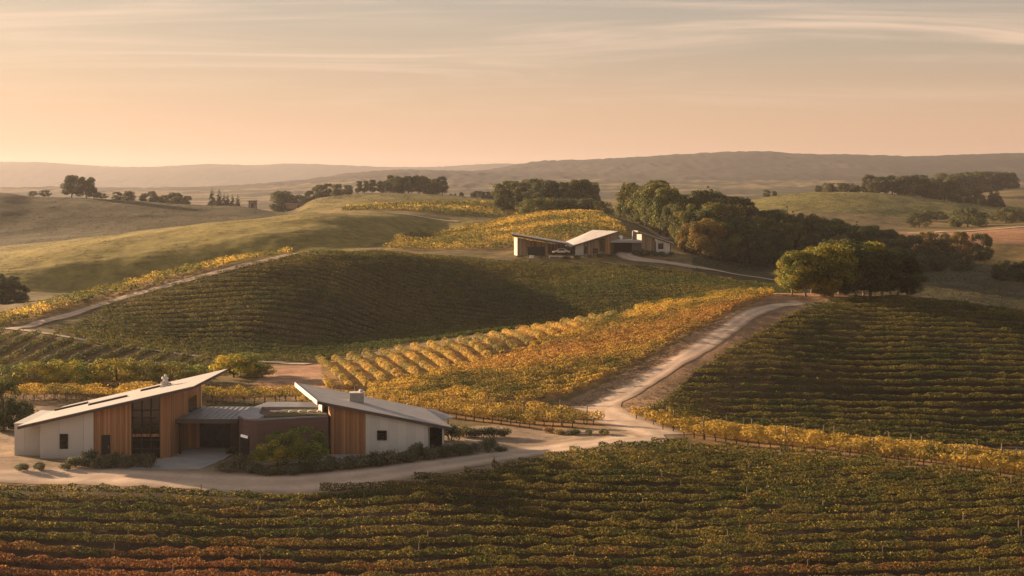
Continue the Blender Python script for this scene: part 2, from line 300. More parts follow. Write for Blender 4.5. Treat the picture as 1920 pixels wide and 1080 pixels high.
def hermite(x, x0, x1, y0, y1, m0, m1):
    h = x1 - x0; t = np.clip((x - x0) / h, 0, 1); t2 = t * t; t3 = t2 * t
    return (2*t3 - 3*t2 + 1) * y0 + (t3 - 2*t2 + t) * h * m0 + (-2*t3 + 3*t2) * y1 + (t3 - t2) * h * m1
U0, U1, DU = -700.0, 2700.0, 4.0
UT = np.arange(U0, U1 + 0.1, DU)
K = len(LINES); TY = np.zeros((len(UT), K)); TZ = np.zeros((len(UT), K))
for k, ln in enumerate(LINES):
    a = np.array(sorted(ln), float); us = a[:, 0]
    idx = np.clip(np.searchsorted(us, UT, side='right') - 1, 0, len(us) - 2)
    for c, T in ((1, TY), (2, TZ)):
        m = pchip_slopes(us, a[:, c]) if len(us) > 2 else np.full(2, (a[1, c] - a[0, c]) / (us[1] - us[0]))
        T[:, k] = hermite(UT, us[idx], us[idx+1], a[idx, c], a[idx+1, c], m[idx], m[idx+1])
def smooth_u(T):
    k = np.exp(-0.5 * (np.arange(-6, 7) / 3.0) ** 2); k /= k.sum(); P = np.pad(T, ((6, 6), (0, 0)), mode='edge')
    return sum(P[i:i + len(T)] * k[i] for i in range(13))
TY = smooth_u(TY); TZ = smooth_u(TZ)
assert (np.diff(TY, axis=1) > 0).all(), np.argwhere(np.diff(TY, axis=1) <= 0)[:5]
TM = pchip_slopes(TY, TZ)
def base_z(u, Y):
    i = np.clip((u - U0) / DU, 0, len(UT) - 1.001); i0 = i.astype(int); w = (i - i0)[:, None]
    y = TY[i0] * (1 - w) + TY[i0 + 1] * w; z = TZ[i0] * (1 - w) + TZ[i0 + 1] * w; m = TM[i0] * (1 - w) + TM[i0 + 1] * w
    k = np.clip((Y[:, None] >= y).sum(1) - 1, 0, K - 2); r = np.arange(len(u))
    return hermite(Y, y[r, k], y[r, k+1], z[r, k], z[r, k+1], m[r, k], m[r, k+1])
def ground_z(x, y):
    """height of the terrain at world x, y (arrays)"""
    x = np.atleast_1d(np.asarray(x, float)); y = np.atleast_1d(np.asarray(y, float)); out = np.empty(len(x))
    for s in range(0, len(x), 200000):
        X = x[s:s+200000]; Y = y[s:s+200000]
        z = base_z(960 + F * X / Y, Y)
        pad = np.clip((np.abs(X + 28) - 26) / 6, 0, 1) + np.clip((np.abs(Y - 148) - 11) / 6, 0, 1); pad = np.clip(pad, 0, 1)
        z = z + pad * (0.5 * (vnoise(X / 11, Y / 11, 3) - 0.5) + 0.16 * (vnoise(X / 3.1, Y / 3.1, 5) - 0.5))
        far = np.clip((Y - 1300) / 900, 0, 1)
        z = z + far * (5 * (fbm(X / 260, Y / 500, 11) - 0.5) + 2.6 * (vnoise(X / 22, Y / 60, 13) - 0.5) + 3.0 * (vnoise(X / 9, Y / 60, 17) - 0.5))
        out[s:s+200000] = z
    return out
def gz(x, y): return float(ground_z([x], [y])[0])
def hit(u, v, ymin=60.0, ymax=9000.0):
    """where the sight line through picture point (u, v) meets the terrain, as world x, y"""
    Y = np.exp(np.linspace(math.log(ymin), math.log(ymax), 1500)); X = (u - 960) / F * Y
    g = ground_z(X, Y); ray = CAM_Z - (v - HOR) / F * Y; d = g - ray
    w = np.nonzero((d[1:] >= 0) & (d[:-1] < 0))[0]
    if len(w):
        i = w[0]; t = d[i] / (d[i] - d[i+1]); y = Y[i] + t * (Y[i+1] - Y[i])
    elif d[0] >= 0: y = ymin
    else: y = Y[np.argmax(d / Y)]
    return ((u - 960) / F * y, float(y))
def hits(pts, ymin=60.0, ymax=9000.0): return [hit(u, v, ymin, ymax) for u, v in pts]
def inside(px, py, poly):
    r = np.zeros(np.shape(px), bool); n = len(poly)
    for i in range(n):
        x0, y0 = poly[i]; x1, y1 = poly[(i + 1) % n]
        if y0 == y1: continue
        r ^= ((y0 > py) != (y1 > py)) & (px < (x1 - x0) * (py - y0) / (y1 - y0) + x0)
    return r

# field outlines on the ground
P_FG = [(-75,84),(-75,100)] + hits([(-400,917),(0,916),(200,918),(400,926),(560,930),(700,918),(850,897),(1000,869),(1080,853),(1160,838),(1240,836),(1300,838),(1500,852),(1700,876),(1920,905),(2200,930)], 90, 152) + [(95,120),(95,84)]
P_S2 = hits([(1180,784),(1260,790)], 140, 170) + [hit(1400,806,150,156)] + [(34.2,150.5),(43.6,146),(49.5,143),(62,138)] + [(62,131.5)] + hits([(1920,905),(1700,876),(1500,852),(1340,835),(1250,810)], 120, 160)
P_C = hits([(1215,768),(1300,700),(1400,640),(1500,584),(1530,572)], 150, 235) + hits([(1600,564),(1700,562),(1790,570),(1920,590),(2300,655)], 200, 240) + hits([(2300,870),(1920,848),(1800,838),(1600,825),(1400,812),(1300,794)], 156, 172)
P_E1 = hits([(612,731),(700,728),(780,709),(880,686),(1000,649),(1100,613),(1190,585)], 160, 226) + [(-118 + 100 + 0, 220)][:0] + [((u-960)/F*Y, Y) for u, Y in ((1100,221),(1000,219),(900,217),(800,216),(700,217),(598,218))]
P_E2 = hits([(690,731),(690,748),(850,757),(1000,757),(1080,738),(1200,678),(1300,622),(1400,572),(1450,556)], 160, 226) + [((u-960)/F*Y, Y) for u, Y in ((1450,228),(1300,226),(1190,224))] + hits([(1190,587),(1100,616),(1000,652),(880,689),(780,712),(700,731)], 160, 226)
P_S1 = hits([(560,765),(700,772),(800,780),(872,788),(953,802),(1063,804),(1130,799),(1130,793),(1000,775),(850,762),(700,752),(560,752)], 140, 200)
P_S0 = hits([(-300,757),(0,757),(300,753),(590,756),(590,741),(300,739),(0,741),(-300,740)], 140, 210)
P_T = hits([(-300,720),(0,715),(200,712),(340,712),(420,680),(400,674),(250,655),(130,638),(30,626),(-300,610)], 185, 235)
P_F = hits([(95,624),(200,574),(300,545),(400,517),(500,492),(600,476)], 228, 320) + hits([(700,474),(830,483),(960,491),(1127,496),(1190,501),(1300,514),(1470,538)], 300, 330) + [(62,280),(44,266),(22,256),(-8,236),(-20,224),(-28.5,218.5)] + hits([(594,684),(560,684),(400,674),(300,664),(200,652)], 215, 240)
P_F2 = hits([(-100,640),(0,612),(100,588),(200,561),(300,533),(400,506),(500,483),(560,473)], 230, 320) + [((u-960)/F*Y, Y) for u, Y in ((560,291),(500,287),(400,282),(300,278),(200,273),(100,264),(0,255),(-100,252))]
P_I = hits([(715,469),(850,469),(945,467),(1060,452),(1180,446),(1165,425),(1130,406)], 338, 432) + [((u-960)/F*Y, Y) for u, Y in ((1130,440),(1080,442),(1000,442),(900,437),(800,432),(750,395),(718,352))]
P_J2 = hits([(640,398),(700,402),(800,409),(880,416),(960,408),(1000,399)], 500, 565) + [((u-960)/F*Y, Y) for u, Y in ((1010,570),(930,570),(850,570),(750,566),(650,560))]
P_H1 = [((u-960)/F*Y, Y) for u, Y in ((-500,322),(400,328),(640,345),(860,440),(900,500),(500,460),(-500,420))]
P_H2 = [((u-960)/F*Y, Y) for u, Y in ((-600,440),(300,455),(600,500),(600,560),(560,690),(-600,690))]
P_J1 = [((u-960)/F*Y, Y) for u, Y in ((560,580),(1000,585),(1100,740),(560,760))]
P_M = [((u-960)/F*Y, Y) for u, Y in ((1350,640),(1960,640),(2100,850),(1350,850))]
P_B = [((u-960)/F*Y, Y) for u, Y in ((1680,470),(2300,470),(2300,560),(1680,556))]
P_BY = [((u-960)/F*Y, Y) for u, Y in ((1790,400),(2300,400),(2300,468),(1690,468))]
P_MEADOW = [((u-960)/F*Y, Y) for u, Y in ((1300,285),(2500,270),(2500,398),(1300,398))]
P_BARE = hits([(500,688),(600,684),(612,735),(560,742),(470,735)], 180, 226)
P_DIRT = hits([(1040,758),(1250,655),(1410,570),(1450,552),(1560,562),(1520,575),(1400,645),(1300,705),(1215,775),(1130,770)], 150, 232)
P_TOP = hits([(1430,566),(1450,551),(1560,562),(1700,560),(1740,556)], 205, 226) + [(72,232),(40,234)]
P_PAD = [(-70,128),(-20,128),(-6,131),(10,142),(20,152),(8,160),(-8,158),(-14,166),(-70,170)]
P_YARD = hits([(850,800),(960,800),(1060,806),(1140,803),(1240,818),(1160,836),(1000,850),(860,840)], 130, 170)
P_BACK = hits([(390,770),(560,770),(560,750),(390,750)], 140, 190)

def ground_colour(x, y):
    c = np.empty((len(x), 3)); n = fbm(x / 9, y / 9, 21); nb = fbm(x / 60, y / 60, 23)
    def setz(mask, a, b=None):
        a = np.array(a); b = a if b is None else np.array(b); w = np.clip((n - 0.3) / 0.4, 0, 1)[:, None]
        c[mask] = (a * (1 - w) + b * w)[mask]
    one = np.ones(len(x), bool)
    setz(one, (0.13, 0.105, 0.045), (0.20, 0.15, 0.065))
    w = np.clip((nb - 0.36) / 0.16, 0, 1)[:, None]                                      # far country: woods and fields
    farc = np.array((0.035, 0.035, 0.018)) * w + np.array((0.17, 0.13, 0.06)) * (1 - w)
    far = y > 900; c[far] = farc[far]
    c[y > 2450] = (np.array((0.017, 0.020, 0.016)) + 0.018 * np.clip((fbm(x/120, y/300, 29) - 0.58) / 0.1, 0, 1)[:, None] * np.array((1.6, 1.1, 0.5)))[y > 2450]
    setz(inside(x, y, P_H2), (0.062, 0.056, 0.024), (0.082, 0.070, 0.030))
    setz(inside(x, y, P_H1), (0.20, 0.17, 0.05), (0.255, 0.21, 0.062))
    setz(inside(x, y, P_J1), (0.13, 0.115, 0.032), (0.17, 0.14, 0.042))
    setz(inside(x, y, P_M), (0.16, 0.15, 0.045), (0.20, 0.175, 0.055))
    setz(inside(x, y, P_MEADOW), (0.055, 0.055, 0.024), (0.085, 0.075, 0.034))
    setz(inside(x, y, P_B), (0.23, 0.13, 0.075), (0.28, 0.165, 0.095)); setz(inside(x, y, P_BY), (0.20, 0.14, 0.05), (0.28, 0.18, 0.06))
    setz(inside(x, y, P_J2), (0.15, 0.11, 0.04)); setz(inside(x, y, P_I), (0.22, 0.15, 0.055), (0.26, 0.17, 0.065))
    setz(inside(x, y, P_F), (0.05, 0.04, 0.02), (0.075, 0.058, 0.028)); setz(inside(x, y, P_F2), (0.2, 0.13, 0.05))
    setz(inside(x, y, P_T), (0.17, 0.115, 0.06), (0.24, 0.16, 0.085))
    setz((y > 166) & (y < 190) & (x < -20), (0.20, 0.135, 0.075), (0.27, 0.185, 0.11))
    setz(inside(x, y, P_PAD), (0.24, 0.18, 0.125), (0.33, 0.25, 0.18))
    setz((y > 120) & (y < 130.5) & (x < 12) & ~inside(x, y, P_FG), (0.21, 0.15, 0.10), (0.27, 0.2, 0.14))
    setz(inside(x, y, P_YARD), (0.27, 0.21, 0.155), (0.37, 0.285, 0.21))
    setz(inside(x, y, P_BARE), (0.34, 0.195, 0.125), (0.40, 0.245, 0.16)); setz(inside(x, y, P_DIRT), (0.25, 0.165, 0.105), (0.36, 0.24, 0.155))
    setz(inside(x, y, P_TOP), (0.36, 0.21, 0.14), (0.42, 0.26, 0.18)); setz(inside(x, y, P_BACK), (0.05, 0.055, 0.022), (0.08, 0.08, 0.03))
    setz(inside(x, y, P_FG) | inside(x, y, P_C), (0.045, 0.031, 0.02), (0.075, 0.052, 0.034))  # soil darkened to carry the shade between vine rows
    setz(inside(x, y, P_E1), (0.19, 0.12, 0.05), (0.25, 0.155, 0.065)); setz(inside(x, y, P_E2) | inside(x, y, P_S1) | inside(x, y, P_S2), (0.22, 0.14, 0.065), (0.28, 0.18, 0.09))
    return c
def build_ground():
    us = np.arange(-560, 2481, 5.0); i = (us - U0) / DU; i0 = i.astype(int); w = (i - i0)[:, None]
    ly = TY[i0] * (1 - w) + TY[np.minimum(i0 + 1, len(UT) - 1)] * w
    sub = []
    for k in range(K - 1):
        d = float(np.mean(ly[:, k+1] - ly[:, k])); ymid = float(np.mean(ly[:, k]))
        sub.append(int(np.clip(d / max(0.7, ymid * 0.0048), 6, 46)))
    cols = []
    for k in range(K - 1):
        t = np.arange(sub[k]) / sub[k]; cols.append(ly[:, k:k+1] * (1 - t) + ly[:, k+1:k+2] * t)
    cols.append(ly[:, -1:]); Y = np.concatenate(cols, 1); nu, ny = Y.shape
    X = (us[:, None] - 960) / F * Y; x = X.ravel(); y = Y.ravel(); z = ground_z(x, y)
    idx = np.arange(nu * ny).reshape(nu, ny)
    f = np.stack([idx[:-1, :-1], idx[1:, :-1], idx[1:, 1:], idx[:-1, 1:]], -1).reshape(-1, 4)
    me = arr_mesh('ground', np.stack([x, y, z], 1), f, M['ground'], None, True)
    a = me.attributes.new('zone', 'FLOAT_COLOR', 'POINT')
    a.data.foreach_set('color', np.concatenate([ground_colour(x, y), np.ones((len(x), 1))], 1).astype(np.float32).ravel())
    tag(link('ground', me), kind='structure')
build_ground()

# ------------------------------------------------------------------ roads and tracks: sheets laid on the ground
def strip(name, pts, width, mat, lift=0.05, ymin=100, ymax=500, step=0.8, soft=0.14, world=False):
    P = np.array(pts if world else hits(pts, ymin, ymax)); seg = np.r_[0, np.cumsum(np.hypot(*np.diff(P, axis=0).T))]
    s = np.arange(0, seg[-1], step); mx = pchip_slopes(seg, P[:, 0]); my = pchip_slopes(seg, P[:, 1]); i = np.clip(np.searchsorted(seg, s, side='right') - 1, 0, len(seg) - 2)
    x = hermite(s, seg[i], seg[i+1], P[i, 0], P[i+1, 0], mx[i], mx[i+1]); y = hermite(s, seg[i], seg[i+1], P[i, 1], P[i+1, 1], my[i], my[i+1])
    k = np.ones(7) / 7
    x = np.convolve(np.pad(x, 3, mode='edge'), k, 'valid'); y = np.convolve(np.pad(y, 3, mode='edge'), k, 'valid')
    tx = np.gradient(x); ty = np.gradient(y); l = np.hypot(tx, ty); nx = -ty / l; ny = tx / l
    wd = np.interp(s, np.linspace(0, seg[-1], len(width)), width) if hasattr(width, '__len__') else np.full(len(s), float(width))
    n = 17; t = np.linspace(-0.5, 0.5, n); wd = wd * 1.12
    jit = soft * 2 * (vnoise(s / 1.7, s * 0 + 3, 41) - 0.5); jit2 = soft * 2 * (vnoise(s / 1.7, s * 0 + 9, 43) - 0.5)
    off = t[None, :] * wd[:, None] + np.where(t < 0, -1, 1)[None, :] * np.abs(t * 2)[None, :] * np.where(t[None, :] < 0, jit[:, None], jit2[:, None])
    X = x[:, None] + nx[:, None] * off; Y = y[:, None] + ny[:, None] * off
    Zz = ground_z(X.ravel(), Y.ravel()) + lift - 0.03 * 0
    idx = np.arange(X.size).reshape(X.shape)
    f = np.stack([idx[:-1, :-1], idx[:-1, 1:], idx[1:, 1:], idx[1:, :-1]], -1).reshape(-1, 4)[:, ::-1]
    me = arr_mesh(name, np.stack([X.ravel(), Y.ravel(), Zz], 1), f, M['road'], None, True)
    a = np.abs(t)[None, :] * 2 + 0.10 * (vnoise(X / 1.3, Y / 1.3, 77) - 0.5); rut = np.exp(-((a - 0.42) / 0.2) ** 2)[..., None]; ed = np.clip((a - 0.62) / 0.34, 0, 1)[..., None]
    col = np.array((0.47, 0.36, 0.28)) * (1 - rut) + np.array((0.57, 0.45, 0.36)) * rut; col = col * (1 - ed) + np.array((0.32, 0.235, 0.165)) * ed
    at_ = me.attributes.new('zone', 'FLOAT_COLOR', 'POINT'); at_.data.foreach_set('color', np.concatenate([col.reshape(-1, 3), np.ones((X.size, 1))], 1).astype(np.float32).ravel())
    return tag(link(name, me), kind='structure')
strip('farm_road', [(-300,893),(-100,890),(50,890),(200,893),(330,899),(450,905),(560,905),(680,894),(800,875),(900,860),(1000,846),(1100,832),(1180,822),(1270,822)], [5.2,5.2,5.4,5.6,5.8,6,6,5.5,5,4.5], M['gravel'], 0.03, 110, 160)
strip('hill_road', [(1250,818),(1190,796),(1140,778),(1125,764),(1160,744),(1220,708),(1300,660),(1370,613),(1420,583),(1460,572),(1515,568)], [5.5,5.5,4.6,3.5,3.0,2.9,2.8,2.8,2.7,2.5,2.2], M['gravel'], 0.04, 140, 232)
strip('side_road', [(1060,763),(1085,764),(1110,766),(1135,770)], [1.2,2.2,3.4,4.2], M['gravel'], 0.05, 150, 190)
strip('ridge_track', [(20,617),(70,606),(130,591),(200,568),(300,540),(400,513),(500,489),(585,471)], 2.2, M['gravel'], 0.10, 220, 320, 1.2)
strip('foot_track', [(-60,612),(30,618),(130,633),(250,652),(400,671),(500,679),(590,684)], 2.0, M['gravel'], 0.10, 200, 240, 1.2)
strip('far_drive', [(1180,474),(1165,480),(1185,486),(1220,490),(1280,498),(1340,507),(1410,519),(1475,530)], [4,3.4,2.8,2.6,2.2,1.8,1.5,1.2], M['gravel'], 0.13, 300, 350, 1.2)
strip('wood_track', [(1120,404),(1150,403),(1180,412),(1210,426),(1235,440),(1262,452)], [3,4,5,5,5,4], M['gravel'], 0.2, 345, 432, 2.0)
strip('meadow_track', [(640,399),(700,402),(760,407),(830,413),(880,418)], 3.0, M['gravel'], 0.25, 470, 556, 3.0)
strip('field_lane', [(1690,441),(1750,438),(1830,433),(1960,425)], 5.0, M['gravel'], 0.25, 540, 590, 3.0)
apron = MB().slab([(-36.5,134.6,0.09),(-29.5,134.2,0.09),(-28.2,139,0.09),(-27.6,146,0.09),(-33.4,146,0.09),(-33.9,140.4,0.09)], 0.12).build('driveway', M['concrete_paving']); tag(apron, kind='structure')

# ------------------------------------------------------------------ vines
GREEN, OLIVE, YELLOW, ORANGE, RED = map(np.array, ((0.085,0.105,0.028), (0.185,0.160,0.042), (0.60,0.41,0.085), (0.44,0.24,0.075), (0.28,0.105,0.05)))
def leaf_quads(c, size, rng, out=None, aspect=0.85):
    n = len(c); nr = rng.normal(size=(n, 3))
    if out is not None: nr = nr * 0.42 + out; nr[:, 2] += 0.15
    nr /= np.linalg.norm(nr, axis=1)[:, None]
    a = rng.normal(size=(n, 3)); a -= (a * nr).sum(1)[:, None] * nr; a /= np.linalg.norm(a, axis=1)[:, None]; b = np.cross(nr, a)
    s = (size * rng.uniform(0.65, 1.3, n))[:, None] * 0.5; a = a * s; b = b * s * aspect
    co = np.stack([c - a, c - b * 0.9 + a * 0.1, c + a, c + b * 0.9 + a * 0.1], 1)   # a pointed leaf-shaped quad
    return co.reshape(-1, 3), np.arange(4 * n, dtype=np.int32).reshape(n, 4)
def autumn(x, y, rng, w, patch=7.0, seed=0, jitter=0.14):
    """leaf colours: w = weights (green, olive, yellow, orange, red), in patches of vines"""
    w = np.array(w, float); w = np.cumsum(w / w.sum()); p = 0.62 * vnoise(x / patch, y / (patch * 0.6), 50 + seed) + 0.38 * vnoise(x / 1.5, y / 1.5, 60 + seed)
    p = np.clip((p - 0.5) * 1.35 + 0.5, 0, 0.999); p = np.clip(p + rng.normal(size=len(x)) * jitter * 0.5, 0, 0.999)
    use = np.diff(np.r_[0, w]) > 1e-6; mid = (w - np.diff(np.r_[0, w]) / 2)[use]; pal = np.stack([GREEN, OLIVE, YELLOW, ORANGE, RED])[use]
    c = np.stack([np.interp(p, mid, pal[:, k]) for k in range(3)], 1)
    return c * rng.uniform(0.7, 1.3, (len(x), 1))
def post_mesh(h, r):
    return MB().tube([(0,0,-0.15),(0,0,h)], [r, r*0.9], 6).mesh('post', M['post'])
def trunk_mesh(h):
    return MB().tube([(0,0,-0.1),(0.04,0.01,h*0.4),(-0.03,0.0,h*0.75),(0.02,0.02,h)], [0.07,0.055,0.05,0.06], 5).mesh('trunk', M['bark'])
POST, TRUNK = post_mesh(1.3, 0.045), trunk_mesh(0.8)
TALLPOST = post_mesh(2.1, 0.07)
def vine_block(poly, angle, spacing, h0, h1, width, density, size, weights, label=None, group=None, stuff=None, curve=None, posts=0.0, trunks=0.0, gaps=0.0, offset=0.0, seed=0, patch=7.0, reverse=False, colour=None, bump=0.28, tallposts=False):
    rng = np.random.default_rng(1000 + seed); ca, sa = math.cos(angle), math.sin(angle); P = np.array(poly)
    curve = curve or (lambda t: 0 * t)
    tt = P[:, 0] * ca + P[:, 1] * sa; ss = -P[:, 0] * sa + P[:, 1] * ca - curve(tt); rows = []
    for s in np.arange(ss.min() - 3 + offset, ss.max() + 3, spacing):
        t = np.arange(tt.min() - 4, tt.max() + 4, 0.25); q = s + curve(t); x = t * ca - q * sa; y = t * sa + q * ca
        m = inside(x, y, poly)
        if m.sum() * 0.25 > 3: rows.append((s, t[m]))
    if reverse: rows = rows[::-1]
    allc, allt, alln = [], [], []; k = 0
    for s, tin in rows:
        n = int(len(tin) * 0.25 * density); t = tin[rng.integers(0, len(tin), n)] + rng.uniform(-0.125, 0.125, n)
        hum = vnoise(t / 0.9, t * 0 + s, 70 + seed); big = vnoise(t / 5.0, t * 0 + s * 3.1, 71 + seed)
        keep = (big > gaps) | (rng.uniform(size=n) < 0.12); keep &= rng.uniform(size=n) < 0.55 + 0.5 * hum
        t, hum = t[keep], hum[keep]; n = len(t)
        if n < 20: continue
        ang = rng.uniform(0, 2 * math.pi, n); rad = np.sqrt(rng.uniform(0.45, 1.05, n))
        top = h1 * (1 - bump + bump * 1.6 * hum); mid = (h0 + top) / 2
        off = np.cos(ang) * rad * width / 2 * (0.75 + 0.5 * hum); hz = mid + np.sin(ang) * rad * (top - h0) / 2
        q = s + curve(t) + off; x = t * ca - q * sa; y = t * sa + q * ca; z = ground_z(x, y) + hz
        c = np.stack([x, y, z], 1); outn = np.stack([-sa * np.cos(ang), ca * np.cos(ang), np.sin(ang)], 1); col = (colour or autumn)(x, y, rng, weights, patch, seed)
        if stuff: allc.append(c); allt.append(col); alln.append(outn); continue
        o = np.array((np.median(x), np.median(y), 0)); o[2] = gz(o[0], o[1])
        root = empty('vine_row', o); tag(root, label.format(ORD[min(k, len(ORD) - 1)]), 'vine row', group); k += 1
        co, f = leaf_quads(c - o, size, rng, outn); link('foliage', arr_mesh('foliage', co, f, M['leaf'], col), root)
        for d, me, nm, dz in ((posts, TALLPOST if tallposts else POST, 'post', 0), (trunks, TRUNK, 'trunk', 0)):
            if not d: continue
            tp = np.arange(tin.min() + rng.uniform(0, d), tin.max(), d); tp = tp[np.abs(tp[:, None] - tin[None, :]).min(1) < 0.3] if len(tp) else tp
            if len(tp) > 100: tp = tp[:: int(math.ceil(len(tp) / 100))]
            qp = s + curve(tp); xp = tp * ca - qp * sa; yp = tp * sa + qp * ca; zp = ground_z(xp, yp) if len(tp) else []
            for a, b2, c2 in zip(xp, yp, zp):
                l = link(nm, me, root, (a - o[0], b2 - o[1], c2 - o[2])); l.rotation_euler = (rng.normal() * 0.03, rng.normal() * 0.03, rng.uniform(0, 6))
    if stuff:
        c = np.concatenate(allc); o = c.mean(0)
        co, f = leaf_quads(c - o, size, rng, np.concatenate(alln)); ob = link('vine_rows', arr_mesh('vine_rows', co, f, M['leaf'], np.concatenate(allt)), None, o)
        tag(ob, stuff, 'vineyard', None, 'stuff')
def fg_colour(x, y, rng, w, patch, seed):
    c = autumn(x, y, rng, w, patch, seed); yl = rng.uniform(size=len(x)) < 0.05 + 0.16 * (vnoise(x / 2.0, y / 2.0, 97) > 0.68); c[yl] = YELLOW * rng.uniform(0.6, 1.0, (int(yl.sum()), 1))
    # the russet vines grow in the low corner towards the viewpoint
    p = np.clip((114 - y) / 6, 0, 1) * np.clip((-8 - x) / 16, 0, 1) * 0.75 + np.clip((113 - y) / 8, 0, 1) * 0.28
    m = (vnoise(x / 2.2, y / 1.6, 91) * 0.55 + 0.45 * rng.uniform(size=len(x))) < p * 0.8 + 0.10 + 0.10 * np.clip((130 - y) / 20, 0, 1)
    r = np.where((rng.uniform(size=len(x)) < 0.5)[:, None], ORANGE * 0.85, RED * 1.1) * rng.uniform(0.7, 1.2, (len(x), 1)); c[m] = r[m]
    return c
fgc = lambda t: 0.0011 * (t + 8) ** 2
vine_block(P_FG, 0.0, 2.2, 0.3, 0.95, 0.52, 210, 0.16, (36, 64, 0, 0, 0), '{} bushy green and russet vine row down the slope below the gravel road', 'vine rows on the slope below the farm road', curve=fgc, posts=24.0, trunks=0, gaps=0.03, bump=0.3, seed=1, reverse=True, colour=fg_colour, patch=2.4)
a2 = math.atan2(136 - 158, 49 - 13.6)
vine_block(P_S2, a2, 2.1, 0.55, 1.5, 0.85, 180, 0.22, (2, 20, 78, 0, 0), '{} golden vine row along the crest between the crossroads and the dark hill', 'golden vine rows along the crest', posts=9.0, trunks=1.2, seed=2, bump=0.16, offset=0.8, tallposts=True)
vine_block(P_C, 0.02, 2.45, 0.28, 0.82, 0.62, 120, 0.21, (30, 70, 0, 0, 0), '{} dark green level vine row up the hill with the tree clump on top', 'vine rows on the hill under the tree clump', posts=0, gaps=0.03, bump=0.3, seed=3, patch=4, curve=lambda t: -0.0011 * (t - 48) ** 2)
vine_block(P_E1, math.atan2(30, -7.5), 2.3, 0.15, 1.1, 1.0, 190, 0.21, (0, 30, 68, 2, 0), '{} golden vine row running up the sunlit slope, counted from the road end', 'golden vine rows running up the sunlit slope', seed=4, posts=0, reverse=True)
def e2_colour(x, y, rng, w, patch, seed):
    c = autumn(x, y, rng, w, patch, seed); d = (y - 196 - 0.42 * (x - 5)) / 7.0     # an orange band of another variety crosses the slope
    p = np.exp(-d * d) * 0.95 * np.clip((x + 12) / 10, 0, 1)
    m = rng.uniform(size=len(x)) < p * (0.4 + 0.9 * vnoise(x / 3, y / 3, 95)); r = ORANGE * rng.uniform(0.7, 1.25, (len(x), 1)); c[m] = r[m]
    return c
vine_block(P_E2, 0.30, 1.9, 0.3, 1.1, 0.8, 125, 0.21, (8, 48, 40, 4, 0), '{} yellow vine row across the slope beside the climbing gravel road', 'yellow vine rows across the slope beside the road', seed=5, posts=25.0, colour=e2_colour)
vine_block(P_S1, math.atan2(157 - 176, 10 + 18), 2.2, 0.6, 1.6, 0.9, 190, 0.2, (0, 8, 92, 0, 0), '{} bright yellow vine row on bare trunks behind the grey roofed wing', 'bright yellow vine rows behind the house', posts=5.0, trunks=1.25, seed=6, bump=0.14, tallposts=True)
vine_block(P_S0, 0.0, 2.4, 0.7, 1.7, 0.95, 190, 0.2, (2, 25, 73, 0, 0), '{} yellow vine row with dark trunks along the back of the long roof', 'yellow vine rows along the back of the long roof', posts=7.0, trunks=1.3, gaps=0.2, bump=0.18, seed=7, offset=0.5)
vine_block(P_T, math.radians(86), 3.1, 0.1, 1.05, 0.85, 110, 0.25, (60, 40, 0, 0, 0), '{} bushy olive green vine row of the terrace under the dirt track', 'vine rows of the terrace under the dirt track', seed=8, posts=0, reverse=True)
vine_block(P_F, -0.03, 2.5, 0.25, 0.8, 0.65, 54, 0.28, (38, 62, 0, 0, 0), stuff='vine rows covering the large dark hill in the middle distance', seed=9, patch=20, bump=0.2)
vine_block(P_F2, math.radians(57), 2.6, 0.3, 1.5, 1.1, 30, 0.4, (10, 74, 16, 0, 0), stuff='strip of golden vines above the pale ridge track', seed=10)
vine_block(P_I, 0.0, 2.8, 0.3, 1.5, 1.2, 17, 0.5, (10, 74, 16, 0, 0), stuff='golden vine rows on the round hill behind the far farmhouse', seed=11, patch=14)
vine_block(P_J2, 0.0, 3.4, 0.3, 1.5, 1.5, 9, 0.7, (28, 60, 12, 0, 0), stuff='olive vine rows on the low rise before the distant groves', seed=12, patch=20)

# ------------------------------------------------------------------ grass tufts on the open hills
def tufts(poly, n, size, tints, label, seed, hgt=0.12, flat=1.0, road=None, rows=0.0):
    rng = np.random.default_rng(2000 + seed); P = np.array(poly); x = rng.uniform(P[:, 0].min(), P[:, 0].max(), n); y = rng.uniform(P[:, 1].min(), P[:, 1].max(), n)
    m = inside(x, y, poly) & (fbm(x / 6, y / 9, 200 + seed) + 0.25 * (vnoise(x / 40, y / 40, 205) - 0.5) > rng.uniform(0.32, 0.62, n)) & (np.abs(960 + F * x / y - 960) < 1150); x, y = x[m], y[m]
    if rows: y = np.round(y / rows) * rows + rng.normal(size=len(y)) * rows * 0.13 + 0.02 * x
    if road is not None:
        R = np.array(road); R = np.stack([np.interp(np.linspace(0, len(R) - 1, 160), np.arange(len(R)), R[:, k]) for k in (0, 1)], 1)
        far_ = np.array([((R[:, 0] - a) ** 2 + (R[:, 1] - b) ** 2).min() > 2.3 ** 2 for a, b in zip(x, y)]); x, y = x[far_], y[far_]
    c = np.stack([x, y, ground_z(x, y) + rng.uniform(0.02, hgt, len(x))], 1); o = c.mean(0)
    out = np.tile(np.array((0, 0, flat)), (len(x), 1)); co, f = leaf_quads(c - o, size, rng, out); T = np.array(tints)
    tag(link('grass', arr_mesh('grass', co, f, M['leaf'], T[rng.integers(0, len(T), len(x))] * rng.uniform(0.7, 1.3, (len(x), 1))), None, o), label, 'grass', None, 'stuff')
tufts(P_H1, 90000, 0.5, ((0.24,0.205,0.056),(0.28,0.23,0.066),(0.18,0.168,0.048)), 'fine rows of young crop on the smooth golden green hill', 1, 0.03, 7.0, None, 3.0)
tufts(P_H2, 90000, 0.7, ((0.075,0.070,0.028),(0.085,0.076,0.03),(0.062,0.062,0.025)), 'fine rows of young crop on the brown green hill under the skyline oaks', 2, 0.03, 7.0, None, 4.0)
